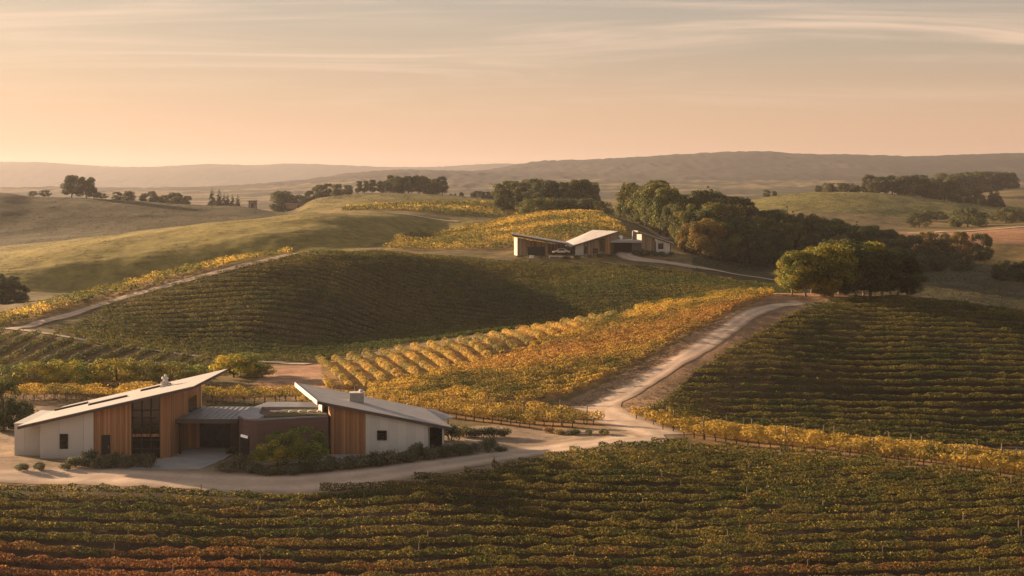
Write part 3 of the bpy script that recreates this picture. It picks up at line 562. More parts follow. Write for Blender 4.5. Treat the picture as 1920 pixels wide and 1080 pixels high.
tufts(P_J1, 30000, 0.8, ((0.15,0.14,0.04),(0.10,0.105,0.03)), 'grass tufts on the pasture below the dense grove', 3, 0.07, 4.0)
tufts(P_M, 50000, 0.9, ((0.19,0.175,0.05),(0.12,0.125,0.036)), 'grass tufts on the green hill below its wood', 4, 0.07, 4.0)
tufts(P_MEADOW, 40000, 0.45, ((0.075,0.075,0.032),(0.11,0.095,0.04)), 'rough grass of the meadow behind the hilltop clump', 5, 0.25)
tufts(P_DIRT, 22000, 0.22, ((0.26,0.18,0.095),(0.20,0.145,0.07),(0.13,0.115,0.045)), 'dry weeds on the bare banks beside the climbing road', 7, 0.18, 1.0, hits([(1190,796),(1140,778),(1125,764),(1160,744),(1220,708),(1300,660),(1370,613),(1420,583),(1460,572),(1515,568)], 140, 232))
tufts([(-75,166.5),(-28,166.5),(-28,174),(-30,189),(-75,189)], 26000, 0.24, ((0.28,0.195,0.10),(0.22,0.16,0.08),(0.15,0.125,0.05)), 'dry grass strip behind the long roof', 8, 0.22)

# ------------------------------------------------------------------ trees, bushes and shrubs
def crown_mesh(name, rng, clumps, leaf, per, tints, dark=0.5):
    """clumps: list of (x, y, z, radius); many small leaf faces through every clump"""
    cs, ts, ns = [], [], []
    for cx, cy, cz, r in clumps:
        n = max(8, int(per * r * r)); d = rng.normal(size=(n, 3)); d /= np.linalg.norm(d, axis=1)[:, None]
        rad = r * np.cbrt(rng.uniform(0.12, 1, n)) * (0.8 + 0.35 * vnoise(d[:, 0] * 2.2 + cx * 3, d[:, 1] * 2.2 + d[:, 2] * 2.7 + cz, 5))
        p = d * rad[:, None]; p[:, 2] *= 0.8; cs.append(p + np.array((cx, cy, cz))); ns.append(d)
        t = tints[rng.integers(0, len(tints))] * rng.uniform(0.75, 1.25); ts.append(np.array(t)[None, :] * rng.uniform(0.7, 1.3, (n, 1)))
    co, f = leaf_quads(np.concatenate(cs), leaf, rng, np.concatenate(ns) * 0.7)
    return arr_mesh(name, co, f, M['tree_leaf'], np.concatenate(ts))
TREE_T = [1.25 * np.array(t) for t in ((0.060,0.072,0.022), (0.080,0.086,0.026), (0.046,0.060,0.022), (0.10,0.096,0.030))]
def proto_broad(seed, h, spread, trunk_h, leaf=0.32, per=150, n=46, top=1.0, bark='bark', r0=None, rm=1.0):
    rng = np.random.default_rng(seed); cl = []; tb = MB(); r0 = r0 or h * 0.028
    lean = rng.normal(size=2) * 0.03 * h; tb.tube([(0,0,-0.4),(lean[0]*0.3,lean[1]*0.3,trunk_h*0.55),(lean[0]*0.6,lean[1]*0.6,trunk_h),(lean[0],lean[1],h*0.72)], [r0*1.35,r0,r0*0.8,r0*0.25], 7)
    for i in range(n):
        a = rng.uniform(0, 2*math.pi); t = rng.uniform(0, 1); zz = trunk_h * 0.85 + (h - trunk_h * 0.85) * t
        prof = math.sqrt(max(0.05, 1 - (max(0, t - 0.32) / 0.72) ** 2)) * (0.62 + 0.38 * min(1, t / 0.32)); rr = spread * prof * math.sqrt(rng.uniform(0.25, 1))
        r = (0.085 + 0.095 * rng.uniform()) * h * (1.0 - 0.25 * t) * rm; zz = min(zz, h - r * 0.8)
        p = (lean[0] + rr * math.cos(a), lean[1] + rr * math.sin(a), zz); cl.append((*p, r))
        if i % 3 == 0:
            b = trunk_h * rng.uniform(0.7, 1.1); m = (p[0]*0.5, p[1]*0.5, b + (p[2]-b)*0.4); tb.tube([(lean[0]*0.5,lean[1]*0.5,b), m, p], [r0*0.5, r0*0.33, r0*0.1], 5)
    return tb.mesh('trunk', M[bark], True), crown_mesh('crown', rng, cl, leaf, per, TREE_T)
def proto_cone(seed, h, spread, leaf=0.34, per=120, base=0.1, power=0.9):
    rng = np.random.default_rng(seed); cl = []
    for t in np.linspace(0, 1, 15):
        w = spread * (1 - t) ** power + 0.05 * h * 0.3
        for j in range(max(1, int(6 * (1 - t) + 1))):
            a = rng.uniform(0, 2*math.pi); rr = w * rng.uniform(0.35, 0.9); cl.append((rr*math.cos(a), rr*math.sin(a), h*(base + (1-base)*t*0.97), max(0.25, w * 0.55)))
    tb = MB().tube([(0,0,-0.4),(0,0,h*0.5),(0.02,0,h*0.95)], [h*0.022,h*0.014,h*0.004], 6)
    return tb.mesh('trunk', M['bark'], True), crown_mesh('crown', rng, cl, leaf, per, [t * 0.8 for t in TREE_T[:3]])
SHRUB_T = [np.array(t) for t in ((0.130,0.135,0.072), (0.090,0.102,0.050), (0.18,0.172,0.098))]
def proto_shrub(seed, leaf=0.11, per=900, flat=0.75):
    rng = np.random.default_rng(seed); cl = []
    for i in range(9):
        a = rng.uniform(0, 2*math.pi); rr = 0.62 * math.sqrt(rng.uniform(0, 1)); r = rng.uniform(0.28, 0.46); cl.append((rr*math.cos(a), rr*math.sin(a), flat * (0.3 + 0.55 * (1 - rr) * rng.uniform(0.6, 1.1)), r))
    tb = MB()
    for i in range(5):
        a = rng.uniform(0, 2*math.pi); tb.tube([(0,0,-0.1),(0.2*math.cos(a),0.2*math.sin(a),0.3),(0.42*math.cos(a),0.42*math.sin(a),0.6*flat)], [0.03,0.022,0.01], 5)
    return tb.mesh('stem', M['bark']), crown_mesh('foliage', rng, cl, leaf, per, SHRUB_T)
PR = {
 'oak':    [proto_broad(s, 10, 4.6, 1.6, rm=1.25) for s in (1, 2, 3)],
 'round':  [proto_broad(s, 8, 3.4, 0.9, n=44, rm=1.3) for s in (4, 5, 6)],
 'tall':   [proto_broad(s, 12, 3.6, 3.0, leaf=0.36, per=130, n=48) for s in (7, 8, 9)],
 'clump':  [proto_broad(s, 9, 2.9, 2.3, leaf=0.25, per=210, n=54, rm=1.1, bark='pale_bark', r0=0.16) for s in (10, 11, 12, 13)],
 'bush':   [proto_broad(s, 3.2, 2.0, 0.5, leaf=0.18, per=330, n=32, r0=0.09, rm=1.6) for s in (14, 15, 16)],
 'conifer':[proto_cone(s, 11, 2.6) for s in (17, 18)],
 'cypress':[proto_cone(s, 9, 1.15, power=0.6, per=140) for s in (19, 20)],
 'shrub':  [proto_shrub(s) for s in (21, 22, 23, 24)],
 'thin':   [proto_broad(s, 3.4, 1.9, 1.0, leaf=0.15, per=420, n=30, r0=0.05, rm=1.35) for s in (25,)],
}
PH = dict(oak=10, round=8, tall=12, clump=9, bush=3.2, conifer=11, cypress=9, shrub=0.95, thin=3.4)
NAMES = dict(oak='oak_tree', round='tree', tall='tree', clump='tree', bush='bush', conifer='conifer_tree', cypress='cypress_tree', shrub='shrub', thin='small_tree')
CATS = dict(oak='tree', round='tree', tall='tree', clump='tree', bush='bush', conifer='tree', cypress='tree', shrub='shrub', thin='tree')
def plant(kind, x, y, h, label, group=None, wide=1.0, tint=(1, 1, 1), sink=0.0, z=None):
    tm, cm = PR[kind][random.randrange(len(PR[kind]))]; s = h / PH[kind]
    root = empty(NAMES[kind], (x, y, (gz(x, y) if z is None else z) - sink), random.uniform(0, 6.28)); root.scale = (s * wide, s * wide, s); tag(root, label, CATS[kind], group)
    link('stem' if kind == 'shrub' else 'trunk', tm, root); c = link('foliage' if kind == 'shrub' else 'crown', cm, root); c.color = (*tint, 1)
    return root
def at(u, Y): return (u - 960) / F * Y, Y
def plant_px(kind, u, Y, vtop, label, group=None, wide=1.0, tint=(1,1,1), sink=0.0):
    x, y = at(u, Y); g = gz(x, y); h = max(0.3, CAM_Z - (vtop - HOR) / F * Y - g)
    return plant(kind, x, y, h, label, group, wide, tint, sink)
OLV, DRK, LIT, RST, GRY = (1.5,1.4,0.85), (0.8,0.88,0.8), (2.3,1.95,0.9), (2.1,1.4,1.0), (1.25,1.1,1.15)

# the clump on the hilltop; leaf tints carry its sunlit and shaded ends
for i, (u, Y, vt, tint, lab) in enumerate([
    (1485,225,482,LIT,'olive tree tinted as sunlit at the sunny end of the hilltop clump'), (1512,223,470,LIT,'full olive green tree tinted as sunlit, second from the sunny end of the clump'),
    (1535,227,462,LIT,'tall olive green tree tinted as sunlit, third from the sunny end of the clump'), (1560,223,456,LIT,'tall tree fourth from the sunny end of the hilltop clump'),
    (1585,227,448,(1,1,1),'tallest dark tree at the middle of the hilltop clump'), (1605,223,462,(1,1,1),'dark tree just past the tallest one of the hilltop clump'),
    (1632,226,453,LIT,'broad tree with a crown tinted as lit near the shady end of the clump'), (1655,224,468,(1,1,1),'dark tree third from the shady end of the hilltop clump'),
    (1682,226,474,DRK,'tree tinted darker, second from the shady end of the hilltop clump'), (1706,225,486,DRK,'lowest tree, tinted darker, at the shady end of the hilltop clump'), (1522,231,474,OLV,'tree half hidden behind the sunny end of the clump'), (1572,231,460,(1,1,1),'tree half hidden behind the tall middle of the clump'), (1620,231,462,(1,1,1),'tree half hidden behind the broad lit crown of the clump'), (1670,231,476,DRK,'tree half hidden behind the shady end of the clump')]):
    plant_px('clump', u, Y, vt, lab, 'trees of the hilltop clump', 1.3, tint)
for u, Y, vt, lab in ((1546,224,520,'low bush among the trunks of the clump'), (1575,226,522,'low dark bush under the tallest clump tree'), (1700,227,528,'yellowish bush at the shady edge of the clump')):
    plant_px('bush', u, Y, vt, lab, 'bushes under the hilltop clump', 1.0, OLV)
# the wood beyond the far farmhouse
TOPS = np.array([(1118,372),(1150,352),(1175,343),(1240,341),(1262,362),(1300,366),(1328,350),(1345,362),(1380,366),(1400,384),(1440,392),(1500,402),(1560,410),(1600,416),(1640,424),(1690,438)])
rw = np.random.default_rng(5); spots = []
for _ in range(6000):
    u = rw.uniform(1130, 1690); Y = rw.uniform(352, 455)
    if u < 1215 and Y < 428: continue
    if u < 1275 and Y < 352 + (1275 - u) * 1.15: continue
    x, y = at(u, Y)
    if all((x - a) ** 2 + (y - b) ** 2 > 5.2 ** 2 for a, b, *_ in spots): spots.append((x, y, u, Y))
    if len(spots) >= 130: break
for x, y, u, Y in spots:
    vt = np.interp(u, TOPS[:, 0], TOPS[:, 1]) + rw.uniform(-5, 20) + max(0, (395 - Y)) * 0.55
    h = float(np.clip(CAM_Z - (vt - HOR) / F * Y - gz(x, y), 5.0, 15)); olive_leaved = u < 1300 and rw.uniform() < 0.6  # trees at the house end mostly get the olive tint
    kind = 'tall' if rw.uniform() < 0.6 else 'oak'
    plant(kind, x, y, h, 'olive leaved tree of the wood on the slope behind the far farmhouse' if olive_leaved else 'dark green tree inside the wood beyond the far farmhouse',
          'trees of the wood beyond the far farmhouse', 1.0 if kind == 'tall' else 0.85, OLV if olive_leaved else ((1,1,1), DRK, (0.9,1,0.9), (1.5,1.35,1.0), (1.25,1.0,0.85))[rw.integers(5)])
for u, Y, vt, lab in ((1330,392,347,'spiry conifer standing above the wood behind the house'), (1382,388,368,'shorter conifer above the middle of the wood'), (1476,372,386,'pointed conifer at the low end of the wood'), (1487,374,394,'small pointed conifer beside the pointed one'), (1606,392,414,'dark conifer near the far tip of the wood')):
    plant_px('conifer', u, Y, vt, lab, 'conifers rising from the wood', 1.25)
for u, Y, vt, tint, lab in ((1295,352,418,RST,'rusty leaved oak at the front of the wood by the drive'), (1325,347,408,RST,'big rust brown oak beside the far drive'), (1358,350,416,OLV,'olive brown oak at the wood edge above the drive'), (1280,349,452,RST,'low rusty tree next to the white end of the farmhouse'),
                            (1400,352,420,DRK,'dark oak at the lower edge of the wood'), (1440,350,430,DRK,'dark spreading oak at the lower wood edge past the drive'), (1228,420,395,OLV,'olive tree above the house track at the wood edge'), (1205,432,388,OLV,'olive tree where the house track enters the wood')):
    plant_px('oak', u, Y, vt, lab, 'oaks along the front of the wood', 0.95, tint)
# groves and lone trees in the distance
for u, Y, vt, k, lab in ((134,652,328,'oak','large round oak on the skyline of the brown hill'), (162,652,331,'oak','second large oak leaning against the round skyline oak')): plant_px(k, u, Y, vt, lab, 'skyline oaks on the brown hill', 1.05)
for u, Y, vt, k, lab in ((62,655,358,'bush','small bush on the skyline before the large oak'),(84,655,356,'bush','larger bush on the skyline before the large oak'),(176,652,357,'bush','dark bush at the foot of the skyline oaks'),(192,654,362,'bush','end bush below the skyline oaks')): plant_px(k, u, Y, vt, lab, 'bushes on the brown hill skyline', 1.3)
def scatter(n, u0, u1, Y0, Y1, v0, v1, kinds, label, group, tints=((1,1,1),), wide=1.15, seed=0):
    r = np.random.default_rng(300 + seed)
    for i in range(n):
        u = u0 + (u1 - u0) * (i + r.uniform(0.15, 0.85)) / n; Y = r.uniform(Y0, Y1)
        plant_px(kinds[r.integers(len(kinds))], u, Y, r.uniform(v0, v1), label, group, wide * r.uniform(0.85, 1.2), tints[r.integers(len(tints))])
scatter(5, 212, 288, 680, 720, 357, 364, ('round',), 'hazy tree of the hedgerow next to the skyline oaks', 'hedgerow trees past the skyline oaks', seed=1)
scatter(5, 288, 360, 690, 730, 360, 368, ('round',), 'hazy tree of the hedgerow next to the cypresses', 'hedgerow trees before the cypresses', seed=2)
for u, vt, lab in ((397,351,'tallest dark cypress of the distant row'), (411,354,'second tallest cypress of the distant row'), (420,361,'slim cypress third in the distant row'), (427,362,'slim cypress fourth in the distant row'), (436,363,'small cypress fifth in the distant row'), (446,363,'end cypress of the distant row')): plant_px('cypress', u, 760, vt, lab, 'distant row of cypresses', 1.25)
scatter(4, 520, 585, 720, 735, 354, 366, ('round','bush'), 'bushy tree beside the distant sheds', 'trees beside the distant sheds', seed=3)
scatter(4, 592, 662, 725, 745, 342, 352, ('round',), 'round tree at the low end of the pasture top grove', 'trees on top of the pasture', seed=4)
scatter(3, 662, 702, 728, 745, 334, 343, ('tall','round'), 'taller tree of the small grove on the pasture top', 'trees on top of the pasture', seed=5)
scatter(13, 716, 832, 726, 765, 328, 340, ('tall','oak','round'), 'dark tree of the dense grove above the pasture', 'trees of the dense grove above the pasture', wide=1.0, seed=6)
scatter(6, 838, 915, 735, 760, 357, 364, ('bush','round'), 'low bush of the hedge between the two groves', 'hedge bushes between the groves', seed=7)
scatter(3, 908, 940, 715, 735, 354, 360, ('round',), 'single round tree ending the hedge between the groves', 'hedge trees between the groves', seed=8)
scatter(26, 940, 1112, 520, 600, 332, 352, ('oak','tall','round'), 'dark tree of the grove above the golden hill', 'trees of the grove above the golden hill', ((1,1,1), DRK, (1.1,1.05,1)), wide=1.0, seed=9)
scatter(10, 985, 1130, 480, 510, 366, 378, ('round','bush'), 'low tree at the foot of the grove above the golden hill', 'low trees at the foot of the grove', ((1,1,1), OLV), seed=10)
for u, vt, lab in ((1437,356,'small lone tree on the green hill'), (1452,358,'smaller lone tree beside it on the green hill')): plant_px('round', u, 785, vt, lab, 'lone trees on the green hill', 1.2)
scatter(9, 1532, 1630, 800, 830, 342, 350, ('round','bush'), 'hedge tree along the top of the green hill', 'hedge along the green hill top', (GRY,), seed=11)
scatter(16, 1626, 1790, 795, 840, 327, 340, ('oak','round','tall'), 'large tree of the wood on top of the green hill', 'trees of the green hill wood', ((1,1,1), GRY), seed=12)
scatter(9, 1785, 1885, 780, 820, 350, 368, ('round','conifer'), 'tree trailing down the far side of the green hill', 'trees down the far side of the green hill', seed=13)
scatter(12, 1768, 1892, 1065, 1110, 321, 330, ('round','oak'), 'hazy tree on the pale far ridge field', 'hazy trees on the far ridge field', wide=1.3, seed=14)
scatter(16, 1700, 1935, 590, 640, 388, 412, ('bush','round'), 'bush of the hedge above the brown field', 'hedge above the brown field', (GRY, OLV, (1,1,1)), wide=1.3, seed=15)
for i, (u, vt, lab) in enumerate([(1712,440,'thin greyish tree first of the row before the brown field'), (1738,434,'greyish tree second of the row before the brown field'), (1765,437,'bare looking tree third of the row before the brown field'), (1795,434,'tall tree fourth of the row before the brown field'), (1838,437,'round separate tree last of the row before the brown field')]):
    plant_px('round', u, 415 + 4 * (i % 2), vt, lab, 'row of trees before the brown field', 0.95, RST if i % 2 else GRY)
scatter(9, 1712, 1815, 350, 385, 470, 488, ('bush','round'), 'dark bush in the meadow behind the hilltop clump', 'meadow bushes behind the hilltop clump', (DRK, (1,1,1)), wide=1.2, seed=16)
scatter(5, 1862, 1935, 335, 350, 486, 502, ('round',), 'dark round bush tree at the edge of the meadow', 'bush trees at the edge of the meadow', (DRK,), seed=17)
for u, Y, vt, lab in ((-8,300,512,'tall dark bush tree at the edge of the smooth green hill'), (16,296,518,'dark bush tree below the smooth green hill'), (38,298,534,'smaller dark bush tree below the smooth green hill')): plant_px('round', u, Y, vt, lab, 'bush trees below the smooth green hill', 1.1, DRK)
# bushes behind the house
for u, Y, vt, tint, lab in ((15,188,683,(1.2,1.1,.9),'olive bush beyond the vines at the low end of the long roof'), (62,187,678,(1.1,1.05,.9),'broad dark bush second in the line behind the long roof'), (120,188,674,OLV,'yellowish bush third in the line behind the long roof'), (165,188,682,OLV,'low yellowish bush fourth in the line behind the long roof'),
                            (222,188,672,(1.3,1.15,.8),'tall bush fifth in the line behind the long roof'), (270,189,676,(1,1,1),'green bush sixth in the line behind the long roof'), (318,190,678,(1,1,1),'green bush seventh in the line behind the long roof'), (365,192,684,OLV,'small bush eighth in the line behind the long roof'),
                            (438,196,664,OLV,'leafy bush beside the roof tip at the end of the dirt track'), (465,198,660,(1.2,1.15,.9),'tall leafy bush by the bare earth patch'), (492,197,682,(1,1,1),'low bush at the edge of the bare earth patch')):
    plant_px('bush', u, Y, vt, lab, 'bushes behind the house', 1.5, tuple(c * k for c, k in zip(tint, ((3.4,2.7,1.7),(1.9,2.0,1.7))[int(u) % 2])))
plant('round', *at(8,156), 5.4, 'dense dark tree at the low gable end of the house', None, 0.85, DRK)
plant('bush', *at(40,156), 3.2, 'dark bush under the dense tree by the gable end', None, 0.9, DRK)

# ------------------------------------------------------------------ the farmhouse
house = empty('farmhouse', (-28, 145, 0)); tag(house, 'modern farmhouse of two sloping roofed wings joined by a flat entrance', 'house')
def part(mb, name, mat, parent=None, label=None, bevel=0.0, smooth=False):
    o = mb.build(name, M[mat], parent or house, smooth, bevel)
    if label: o['label'] = label
    return o
def rl(x): return 3.28 + 0.228 * (x + 48.4) - 0.33          # underside of the long roof
def rr(x, y): return 5.4 - 0.195 * (x + 19.3) - 0.039 * (y - 142) - 0.36   # underside of the other wing's roof
def window(parent, x0, x1, z0, z1, y, nx=1, nz=1, fr=0.06, name='window'):
    """frame with bars and a pane, standing a little proud of the wall plane y"""
    f = MB()
    f.box((x0-fr, y-0.05, z0-fr), (x1+fr, y+0.05, z0)); f.box((x0-fr, y-0.05, z1), (x1+fr, y+0.05, z1+fr)); f.box((x0-fr, y-0.05, z0), (x0, y+0.05, z1)); f.box((x1, y-0.05, z0), (x1+fr, y+0.05, z1))
    for i in range(1, nx): x = x0 + (x1-x0)*i/nx; f.box((x-0.03, y-0.042, z0), (x+0.03, y+0.042, z1))
    for i in range(1, nz): z = z0 + (z1-z0)*i/nz; f.box((x0, y-0.038, z-0.03), (x1, y+0.038, z+0.03))
    o = f.build(name, M['dark_metal'], parent); MB().box((x0, y-0.015, z0), (x1, y+0.015, z1)).build('pane', M['glass'], o); return o
# long wing
part(MB().wall((-46.46,140),(-41.2,140),-0.3,rl(-46.46),rl(-41.2),0.3), 'wall', 'render', label='pale concrete wall with a narrow window')
part(MB().wall((-41.2,140.06),(-37.5,140.06),-0.3,rl(-41.2),rl(-37.5),0.3), 'wall', 'timber', label='cedar boarded wall with a black door')
part(MB().wall((-34.62,139.95),(-33.65,139.95),-0.3,rl(-34.62),rl(-33.65),0.5).wall((-33.65,139.951),(-32.7,150),-0.3,rl(-33.65),rl(-32.7),0.3), 'wall', 'timber', label='cedar boarded corner pier and side wall')
part(MB().wall((-49.5,141.5),(-46.46,141.5),-0.3,3.1,3.1,0.3).wall((-49.5,150),(-49.5,141.8),-0.3,3.1,3.1,0.3).box((-49.55,141.45,3.1),(-46.3,150,3.2)), 'annex', 'render', label='low pale annex set back at the gable end')
part(MB().wall((-32.7,150),(-46.5,150),-0.3,rl(-32.7),rl(-46.5),0.3).wall((-46.47,150),(-46.47,140.3),-0.3,rl(-46.47),rl(-46.47),0.25), 'back_wall', 'render')
g = MB(); zt = lambda x: rl(x) - 0.05
for x in (-37.44, -36.5, -35.6, -34.68): g.box((x-0.05, 140.1, 0), (x+0.05, 140.22, zt(x)-0.02))
for z in (0.05, 0.9, 1.75, 2.42, 3.2, 3.95, 4.7): g.box((-37.44, 140.12, z-0.04), (-34.68, 140.2, z+0.04))
gw = part(g, 'glazed_wall', 'dark_metal', label='tall dark glazed wall under the long roof')
MB().wall((-37.5,140.26),(-34.6,140.26),-0.1,zt(-37.5),zt(-34.6),0.04).build('pane', M['glass'], gw)
MB().box((-37.4,140.17,2.10),(-34.72,140.24,2.36)).build('transom', M['timber'], gw)
window(house, -44.45, -43.75, 1.0, 2.35, 139.99)
d = part(MB().box((-40.42,139.98,0),(-39.56,140.05,2.3)), 'door', 'dark_metal', label='narrow black door in the cedar wall'); MB().box((-39.72,139.94,1.0),(-39.66,139.97,1.25)).build('handle', M['zinc'], d)
near = [(-48.5,139.35), (-31.1,139.35)]
roofpts = [(x, y, 3.28 + 0.228 * (x + 48.4)) for x, y in ((-48.5,139.35),(-31.2,139.35),(-30.1,150.6),(-47.4,150.6))]
lroof = part(MB().slab(roofpts, 0.06), 'roof', 'roof', label='long pale roof rising to a pointed tip')
MB().slab([(x, y, z - 0.07) for x, y, z in [(a + (0.03 if i in (0,3) else -0.03), b + (0.03 if i < 2 else -0.03), c) for i, (a, b, c) in enumerate(roofpts)]], 0.25).build('fascia', M['fascia'], lroof)
for x0, x1, y0 in ((-43.0,-39.2,144.3),(-38.4,-35.4,147.0),(-47.3,-44.0,147.0)):
    zf = lambda x: 3.28 + 0.228 * (x + 48.4)
    MB().prism([(x0,y0,zf(x0)-0.02),(x1,y0,zf(x1)-0.02),(x1,y0+0.7,zf(x1)-0.02),(x0,y0+0.7,zf(x0)-0.02)], [(x0,y0,zf(x0)+0.16),(x1,y0,zf(x1)+0.16),(x1,y0+0.7,zf(x1)+0.16),(x0,y0+0.7,zf(x0)+0.16)]).build('skylight', M['dark_metal'], lroof)
def boulder(mb, c, r, seed):
    rng = random.Random(seed); n, m = 8, 5; b = len(mb.v)
    for i in range(m + 1):
        for k in range(n):
            th = math.pi * i / m; ph = 2 * math.pi * k / n; q = 1 + rng.uniform(-0.16, 0.16)
            mb.v.append((c[0] + r[0]*q*math.sin(th)*math.cos(ph), c[1] + r[1]*q*math.sin(th)*math.sin(ph), c[2] + r[2]*(q*0.3+0.7)*math.cos(th)))
    for i in range(m):
        for k in range(n): mb.f.append((b+i*n+k, b+i*n+(k+1) % n, b+(i+1)*n+(k+1) % n, b+(i+1)*n+k)[::-1])
s = MB(); zc = 3.28 + 0.228 * (-35.75 + 48.4)
s.box((-36.15,146.1,zc-0.15),(-35.3,146.9,zc+0.18))
for i, (dx, dz, r) in enumerate(((-0.2,0.36,0.24),(0.18,0.36,0.26),(0.0,0.66,0.25),(-0.16,0.85,0.2),(0.16,0.82,0.18),(0.02,1.08,0.17),(0.1,0.55,0.2))): boulder(s, (-35.72+dx,146.5+0.1*((i % 3)-1),zc+dz), (r,r,r), i)
s.build('roof_vent', M['pale_stone'], lroof)
# window of the side wall
def side(t, o=0.03):
    p = Vector((-33.65,139.951)).lerp(Vector((-32.7,150)), t); n = Vector((10.049,-0.95)).normalized(); return p.x + n.x*o, p.y + n.y*o
a, b = side(0.56), side(0.83); w = part(MB().wall(a, b, 3.55, 5.05, 5.05, 0.06), 'window', 'dark_metal', label='window in the cedar side wall'); a, b = side(0.575, 0.045), side(0.815, 0.045)
MB().wall(a, b, 3.62, 4.98, 4.98, 0.02).build('pane', M['glass'], w)
# entrance
er = part(MB().slab([(-33.45,141.6,3.58),(-27.3,141.6,3.58),(-25.2,149.6,3.58),(-32.85,149.6,3.58)], 0.1), 'canopy', 'zinc', label='flat zinc roof over the entrance')
sm = MB()
for i in range(11):
    x = -33.1 + i * 0.56; sm.box((x, 141.65, 3.581), (x+0.04, 149.5, 3.63))
sm.build('seams', M['zinc'], er); MB().box((-33.5,141.5,3.18),(-27.3,141.58,3.6)).build('fascia', M['fascia'], er); MB().slab([(-33.3,141.6,3.46),(-27.4,141.6,3.46),(-27.2,146.2,3.46),(-33,146.2,3.46)], 0.2).build('soffit', M['fascia'], er)
part(MB().box((-33.2,141.8,0),(-33.02,141.98,3.25)), 'column', 'dark_metal')
part(MB().box((-33.0,145.2,-0.2),(-31.9,145.45,3.26)), 'wall', 'timber', label='shaded cedar panel beside the entrance doors')
part(MB().box((-28.7,145.2,-0.2),(-25.5,145.5,3.26)), 'wall', 'fascia', label='dark wall beside the entrance doors')
window(house, -31.8, -28.8, 0.1, 3.1, 145.25, 4, 4, 0.08, 'glazed_door')
# brown middle block
bl = [(-27.35,144.0),(-27.3,142.2),(-27.0,140.9),(-26.4,139.8),(-25.65,139.2),(-24.9,139.05),(-18.3,141.3),(-18.3,149),(-25.6,149)]
part(MB().prism([(x,y,-0.3) for x,y in bl], [(x,y,3.86) for x,y in bl]), 'middle_block', 'brown_wall', label='brown brick block with a rounded corner')
inn = [(-24.6,141.0),(-18.6,142.3),(-18.6,146.2),(-23.4,146.2)]
gr = part(MB().prism([(x,y,3.861) for x,y in inn], [(x,y,3.93) for x,y in inn]), 'planted_roof', 'green_roof', label='planted flat roof with pale round skylights')
for i in range(5):
    x = -23.3 + i * 0.95; y = 143.9 + 0.05 * i; MB().tube([(x,y,3.92),(x,y,4.05),(x,y,4.1)], [0.27,0.27,0.12], 12).build('skylight', M['pale_stone'], gr)
cp = MB()
rim = bl[:6]; inr = [(-25.7,146.2),(-25.6,145),(-25.5,143.6),(-25.3,142.5),(-25.0,141.6),(-24.6,141.0)]
for i in range(5): cp.prism([(*rim[i],3.862),(*rim[i+1],3.862),(*inr[i+1],3.862),(*inr[i],3.862)], [(*rim[i],4.02),(*rim[i+1],4.02),(*inr[i+1],4.08),(*inr[i],4.08)])
cp.prism([(-27.34,144.01,3.862),(-25.7,146.21,3.862),(-23.4,146.21,3.862),(-18.35,146.21,3.862),(-18.35,148.95,3.862),(-25.55,148.95,3.862)], [(-27.34,144.01,4.03),(-25.7,146.21,4.1),(-23.4,146.21,4.1),(-18.35,146.21,4.1),(-18.35,148.95,4.2),(-25.55,148.95,4.2)])
cp.wall((-24.88,139.08),(-18.35,141.32),3.862,4.0,4.0,0.22)
part(cp, 'coping', 'zinc', label='broad grey metal coping round the planted roof')
dd = part(MB().wall((-26.74,140.25),(-25.78,139.17),0,2.35,2.35,-0.05), 'door', 'dark_metal', label='black door in the rounded corner'); MB().wall((-26.62,140.05),(-25.85,139.15),2.12,2.36,2.36,-0.12).build('door_lintel', M['lintel_glow'], dd)
p0 = Vector((-24.9,139.05)); p1 = Vector((-18.3,141.3)); q0 = p0.lerp(p1, 0.86); q1 = p0.lerp(p1, 0.925); part(MB().wall((q0.x,q0.y-0.03),(q1.x,q1.y-0.03),0.35,2.5,2.5,0.06), 'window', 'glass', label='tall slit window in the brown block')
# grey roofed wing
part(MB().wall((-18.1,142),(-14.6,142),-0.3,rr(-18.1,142),rr(-14.6,142),0.3).wall((-18.5,143.2),(-18.1,142.001),-0.3,rr(-18.4,143.2),rr(-18.1,142),0.3), 'wall', 'timber', label='cedar boarded wall beside the brown block')
part(MB().wall((-14.6,141.94),(-8.4,141.94),-0.3,rr(-14.6,142),rr(-8.4,142),0.3), 'wall', 'concrete', label='pale board marked concrete wall with a square window')
part(MB().wall((-19.7,144.9),(-19.2,143.6),3.6,rr(-19.5,144.5),rr(-19.2,143.6),0.15), 'end_pier', 'sunlit_trim', label='pale end pier coloured as sunlit under the roof corner')
part(MB().wall((-19.1,144.4),(-18.4,144.4),3.6,rr(-19,144.4),rr(-18.4,144.4),0.2), 'wall', 'timber', label='cedar strip in the recess by the end pier')
part(MB().wall((-8.7,150.6),(-19.9,150.6),-0.3,rr(-9,151),rr(-19.9,151),0.3).wall((-19.7,150.6),(-19.7,145),-0.3,rr(-19.7,150),rr(-19.7,145),0.3).wall((-8.4,142.25),(-8.4,150.6),-0.3,rr(-8.4,142.4),rr(-8.4,150.4),0.3), 'back_wall', 'render')
part(MB().box((-8.38,145.0,-0.2),(-6.9,145.2,2.2)), 'porch_wall', 'glass', label='dark glass at the back of the corner porch')
part(MB().box((-6.98,142.1,-0.2),(-6.78,142.3,rr(-6.9,142.2))), 'porch_post', 'concrete')
window(house, -13.4, -12.55, 1.5, 2.35, 141.9, 1, 3)
rp = [(x, y, 5.4 - 0.195 * (x + 19.3) - 0.039 * (y - 142)) for x, y in ((-19.35,141.5),(-5.95,141.5),(-9.3,152),(-23.2,152.2))]
rroof = part(MB().slab(rp, 0.06), 'roof', 'roof', label='grey pitched roof with a stone chimney')
